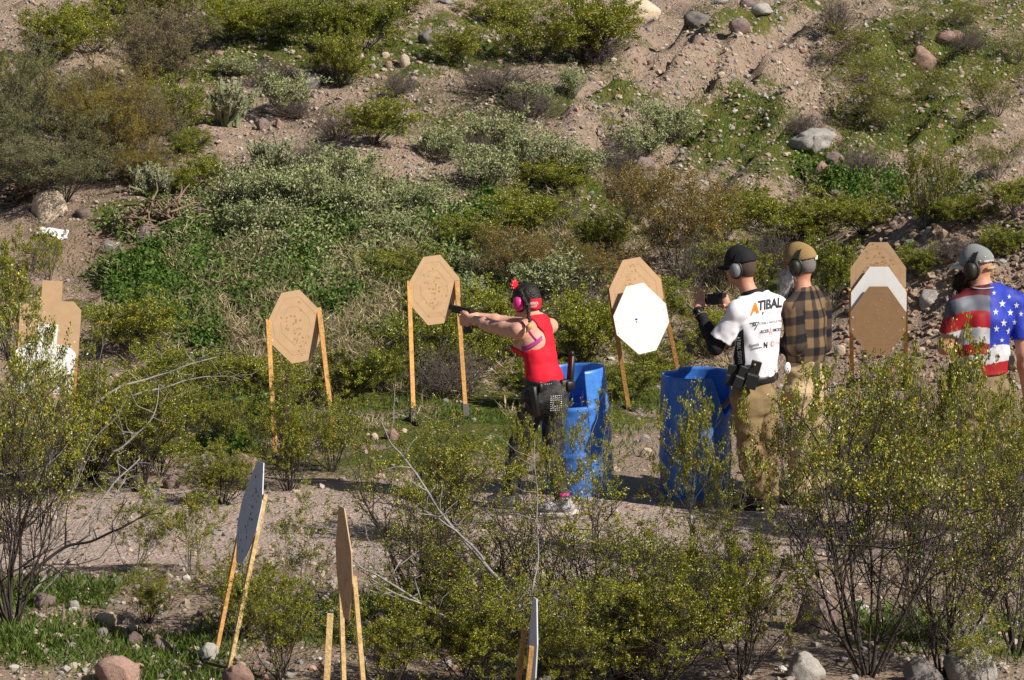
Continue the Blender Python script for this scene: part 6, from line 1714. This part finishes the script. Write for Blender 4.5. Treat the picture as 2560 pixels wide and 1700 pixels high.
v = Vol(np.array([W(1935, 0)[0], Y0 - .42, W(0, 925)[2]]), np.array([W(2085, 0)[0] + .02, Y0 + .5, W(0, 715)[2] + .03]), .0068)
torso_m(v, W, T2, F, .006, .78); v.add(nk, shL, .075, .070, .05); v.add(nk, shR, .075, .070, .05); v.add(W(2012, 765, .01), W(2009, 718, .03), .092, .080, .04); v.cut(W(2012, 720, .02), nrm(Z + .4 * F)); v.cut(W(2012, 902), -Z)
for s0, e0, w0 in ((shL, elL, wrL), (shR, elR, wrR)): v.add(s0, e0, .072, .060, .012); v.add(e0, w0 - (w0 - e0) * .1, .060, .048, .02)
v.wrinkle(.026, (8, 8, 7), 28); V, Q = v.mesh(1)
def arm_t(V, a, b):
    d = b - a; t = np.clip(((V - a) @ d) / (d @ d), 0, 1); return np.linalg.norm(V - a - t[:, None] * d, axis=1), t * np.linalg.norm(d)
ax0 = W(2013, 850); rel = V - ax0; uu = rel @ -Lf; vv = rel[:, 2]; ww = rel @ F; ang = np.arctan2(uu, -ww) * .16
U1, V1 = ang, vv
for s0, e0, w0 in ((shL, elL, wrL), (shR, elR, wrR)):
    dd, tt = arm_t(V, s0, e0); k = (dd < .082) & (V[:, 2] < s0[2] + .02) & (np.abs(uu) > .11)
    U1 = np.where(k, (V - s0) @ F + .03, U1); V1 = np.where(k, -tt + .02, V1)
pu_ = sst(.42, .5, np.abs(((U1 / .130) % 1) - .5) * 2) ; pv_ = sst(.42, .5, np.abs(((V1 / .130) % 1) - .5) * 2)
lv = (pu_ + pv_) / 2 * .96
c3 = np.array([[.013, .012, .015], [.058, .042, .033], [.19, .122, .068]]); pc = np.where(lv[:, None] < .5, c3[0] + (c3[1] - c3[0]) * lv[:, None] * 2, c3[1] + (c3[2] - c3[1]) * (lv[:, None] * 2 - 1))
part('plaid_shirt', V, M['plaid'], o, quads=Q, col=pc)
v = Vol(np.array([W(1935, 0)[0], Y0 - .35, -.02]), np.array([W(2075, 0)[0] + .03, Y0 + .42, W(0, 890)[2]]), .0075)
trousers(v, [(W(2010, 990), W(2011, 905), .150, .146, (F, .80)), (W(2014, 1000, -.02), W(2016, 980, -.02), .12, .12, None)], [(hipL, knL, anL, .104, .078, .070), (hipR, knR, anR, .104, .078, .070)], .008)
v.cut(anL - Z * .03, -Z); v.wrinkle(.032, (8, 8, 13), 25); V, Q = v.mesh(1); part('trousers', V, M['sand_cotton'], o, quads=Q); pB = bvh_of(V, Q)
mb = MB(); mb.rbox(W(1998, 1060, -.20), (nrm(np.array([1.0, .1, 0])), np.array([0, 1.0, 0]), Z), (.15, .03, .19), .3); mb.rbox(W(1998, 1038, -.215), (nrm(np.array([1.0, .1, 0])), np.array([0, 1.0, 0]), Z), (.155, .014, .05), .3); mb.out('cargo_pocket', M['sand_cotton'], o)
mb = MB(); mb.rbox(W(2056, 935, .06), (np.array([1.0, 0, 0]), np.array([0, 1.0, 0]), Z), (.10, .12, .17), .3); mb.rbox(W(2030, 925, -.08), (np.array([1.0, 0, 0]), np.array([0, 1.0, 0]), Z), (.11, .08, .14), .3); mb.out('belt_pouch', M['pouch'], o)
mb = MB(); mb.tube([W(2056 + 9 * math.cos(t), 932 + 19 * math.sin(t), -.01) for t in np.linspace(0, 6.283, 15)], .006, k=5); mb.out('cord_loop', M['pouch'], o, True)
mb = MB(); mb.ball(W(1969, 920, -.20), (.022, .008, .042), seg=12, rings=8); mb.out('white_tag', M['white'], o, True)
for an in (anL, anR): boot(o, an, np.array([-.85, .45, 0]), hgt=.16)
print('man 2', round(time.time() - T0, 1))

# ================================================================== man in the flag shirt
o, Y0 = person((2465, 1272), 'bearded man in a stars and stripes shirt and grey cap at the right')
F = nrm(np.array([-.48, .88, 0])); Lf = nrm(np.cross(Z, F))
T3 = [(W(2455, 990), W(2455, 945), .165, .165), (W(2455, 930), W(2456, 880), .168, .175), (W(2457, 870), W(2460, 805, .01), .182, .20), (W(2460, 800, .01), W(2460, 765, .02), .195, .165)]
shL, shR = W(2394, 768, -.09), W(2537, 756, .11); nk = W(2460, 728, .02)
elL, wrL = W(2362, 868, -.10), W(2392, 828, .22); elR, wrR = W(2560, 885, .08), W(2568, 985, .12)
hipL, hipR = W(2422, 992, -.05), W(2490, 990, .06); knL, anL = W(2416, 1118, -.05), W(2412, 1238, -.02); knR, anR = W(2494, 1118, .05), W(2500, 1238, .08)
hc = W(2440, 668, .06); hf = nrm(np.array([-.86, .50, .0]))
v = Vol(np.array([W(2325, 0)[0], Y0 - .40, -.04]), np.array([W(2610, 0)[0], Y0 + .55, W(0, 610)[2] + .03]), .0068)
torso_m(v, W, T3, F, -.032); v.add(nk, shL, .066, .056, .04); v.add(nk, shR, .066, .056, .04); v.add(W(2460, 750, .01), W(2450, 700, .04), .074, .070, .03); P = head(v, hc, hf, 1.04)
for a, b, r0, r1 in ((shL, elL, .064, .050), (elL, elL + (wrL - elL) * .3, .050, .052), (elL + (wrL - elL) * .3, wrL, .052, .032), (shR, elR, .064, .050), (elR, elR + (wrR - elR) * .3, .050, .052), (elR + (wrR - elR) * .3, wrR, .052, .034), (hipL, knL, .088, .058), (knL, anL, .056, .038), (hipR, knR, .088, .058), (knR, anR, .056, .038), (anL, anL - Z * .08, .045, .04), (anR, anR - Z * .08, .045, .04)): v.add(a, b, r0, r1, .03)
d = nrm(wrR - elR + F * .03); resting_hand(v, wrR, d, Lf, F); d = nrm(wrL - elL); resting_hand(v, wrL, d, -Lf, Z)
V, Q = v.mesh(1); part('body', V, M['skin2'], o, quads=Q); face_bits(o, P, *frame3(hf)); f, l, u = frame3(hf)
beard(o, P, f, l, u, 'brownbeard', .03, 6)
cr = cap(o, P, f, l, u, 'grey_cap', 'pale_cap', 1.04, tilt=-.08, strap='cap_strap')
V_, Q_ = np.array([ (cr.matrix_world @ w.co)[:] for w in cr.data.vertices]) + BASE[cr], [list(p_.vertices) for p_ in cr.data.polygons]
cbv = bvh_of(V_, Q_); lettering('AMERICAN', (2460, 656), (24, -2), (0, -5), cbv, M['white'], cr, .02, .002); mb = MB()
for x, y in ((2462, 642), (2481, 641), (2450, 652)):
    q = onto(cbv, x, y, .002)
    if q is not None: mb.ball(q, .005, seg=6, rings=4)
tag(mb.out('eyelet', M['white'], cr, True), kind='stuff')
ear_muffs(o, P, f, l, u, 'muffolive', 'black', 1.05, size=(.036, .058, .048))
v = Vol(np.array([W(2330, 0)[0], Y0 - .42, W(0, 945)[2]]), np.array([W(2605, 0)[0] + .02, Y0 + .45, W(0, 705)[2] + .03]), .006)
torso_m(v, W, T3, F, .004, .78); v.add(nk, shL, .090, .078, .05); v.add(nk, shR, .090, .078, .05); v.add(W(2460, 760, .01), W(2456, 708, .02), .108, .096, .05); v.cut(W(2460, 714, .0), nrm(Z + .3 * F)); v.cut(W(2456, 928), -Z)
v.wrinkle(.030, (8, 8, 6), 38)
vs = v.like()
for s0, e0 in ((shL, elL), (shR, elR)):
    w2 = v.like(); eA = s0 + (e0 - s0) * .70; w2.add(s0, eA, .078, .074, .03); w2.cut(eA, eA - s0); vs.f = np.minimum(vs.f, w2.f)
vs.wrinkle(.01, (10, 10, 12), 39); h_ = np.clip(.5 + .5 * (v.f - vs.f) / k_, 0, 1); v.f = v.f + (vs.f - v.f) * h_ - k_ * h_ * (1 - h_)
V, Q = v.mesh(1); pp = proj(V); su = (V - W(2460, 800)) @ -Lf; sz = V[:, 2]
py_ = pp[:, 1] + 18 * np.sin(pp[:, 0] / 38) * .6; px_ = pp[:, 0] + 2
red, wht, gry, nav, blu = np.array([.40, .012, .02]), np.array([.62, .62, .66]), np.array([.14, .155, .19]), np.array([.02, .022, .05]), np.array([.022, .045, .44])
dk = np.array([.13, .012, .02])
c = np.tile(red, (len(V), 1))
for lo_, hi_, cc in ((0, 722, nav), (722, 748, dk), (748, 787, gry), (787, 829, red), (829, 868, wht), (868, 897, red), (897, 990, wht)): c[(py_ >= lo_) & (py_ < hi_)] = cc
k = (px_ > 2477); c[k] = blu
wave = 875 + (px_ - 2477) * .0 - 14 * np.sin((px_ - 2470) / 26); k = (px_ > 2470) & (pp[:, 1] > wave); c[k] = wht
k = (px_ > 2455) & (pp[:, 1] > 915 - (px_ - 2455) * .22); c[k] = red
ns = vn3(V[:, 0] * 22, V[:, 1] * 22, V[:, 2] * 22, 77); c = c * (1 + .5 * ns[:, None]) 
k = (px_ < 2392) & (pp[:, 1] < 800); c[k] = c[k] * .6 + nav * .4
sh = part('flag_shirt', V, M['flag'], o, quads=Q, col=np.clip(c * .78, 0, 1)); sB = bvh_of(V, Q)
for x, y, q in ((578, 415, 18), (697, 445, 16), (643, 500, 27), (755, 512, 22), (592, 565, 23), (705, 570, 24), (790, 580, 18), (655, 650, 26), (740, 645, 20), (598, 695, 24), (695, 715, 25), (640, 785, 17), (720, 765, 14), (585, 830, 18)):
    cx, cy, r_ = 2300 + x / 3.135, 600 + y / 3.135, q * 1.25 / 3.135
    pts = [(cx, cy)] + [(cx + (r_ if i % 2 == 0 else r_ * .40) * math.sin(i * math.pi / 5) * .85, cy - (r_ if i % 2 == 0 else r_ * .40) * math.cos(i * math.pi / 5)) for i in range(10)]
    print_shape('star', pts, [(0, i + 1, (i + 1) % 10 + 1) for i in range(10)], sB, M['starprint'], sh, .003)
mb = MB(); q = [onto(sB, 2431 + i * 6.5, 720 + 2.5 * math.sin(i * .45), .004) for i in range(9)]; q = [a for a in q if a is not None]
if len(q) > 2: mb.tube(q, .005, k=5); mb.out('collar_trim', M['greyink'], sh, True)
v = Vol(np.array([W(2340, 0)[0], Y0 - .40, -.02]), np.array([W(2570, 0)[0] + .03, Y0 + .42, W(0, 910)[2]]), .0075)
trousers(v, [(W(2455, 990), W(2455, 935), .172, .166, (F, .82)), (W(2432, 1005, -.04), W(2434, 985, -.04), .12, .12, None), (W(2480, 1005, .0), W(2480, 985, .0), .12, .12, None)], [(hipL, knL, anL, .112, .082, .072), (hipR, knR, anR, .112, .082, .072)], .008)
v.cut(anL - Z * .03, -Z); v.wrinkle(.032, (8, 8, 13), 45); V, Q = v.mesh(1); part('trousers', V, M['olive_cotton'], o, quads=Q)
mb = MB(); mb.rbox(W(2384, 935, -.06), (F, Lf, Z), (.06, .05, .15)); mb.rbox(W(2380, 955, -.06), (F, Lf, Z), (.05, .04, .22)); mb.out('holster', M['black'], o); MB().rbox(W(2522, 905, .0), (F, Lf, Z), (.06, .05, .10)).out('magazine_pouch', M['black'], o)
for an in (anL, anR): boot(o, an, np.array([-.6, .75, 0]), hgt=.16)
print('people', round(time.time() - T0, 1))
for ob in bpy.data.objects:
    if ob.parent is not None and ob.name.split('.')[0] in ('flowers', 'foliage', 'spines', 'crown'): ob['kind'] = 'stuff'
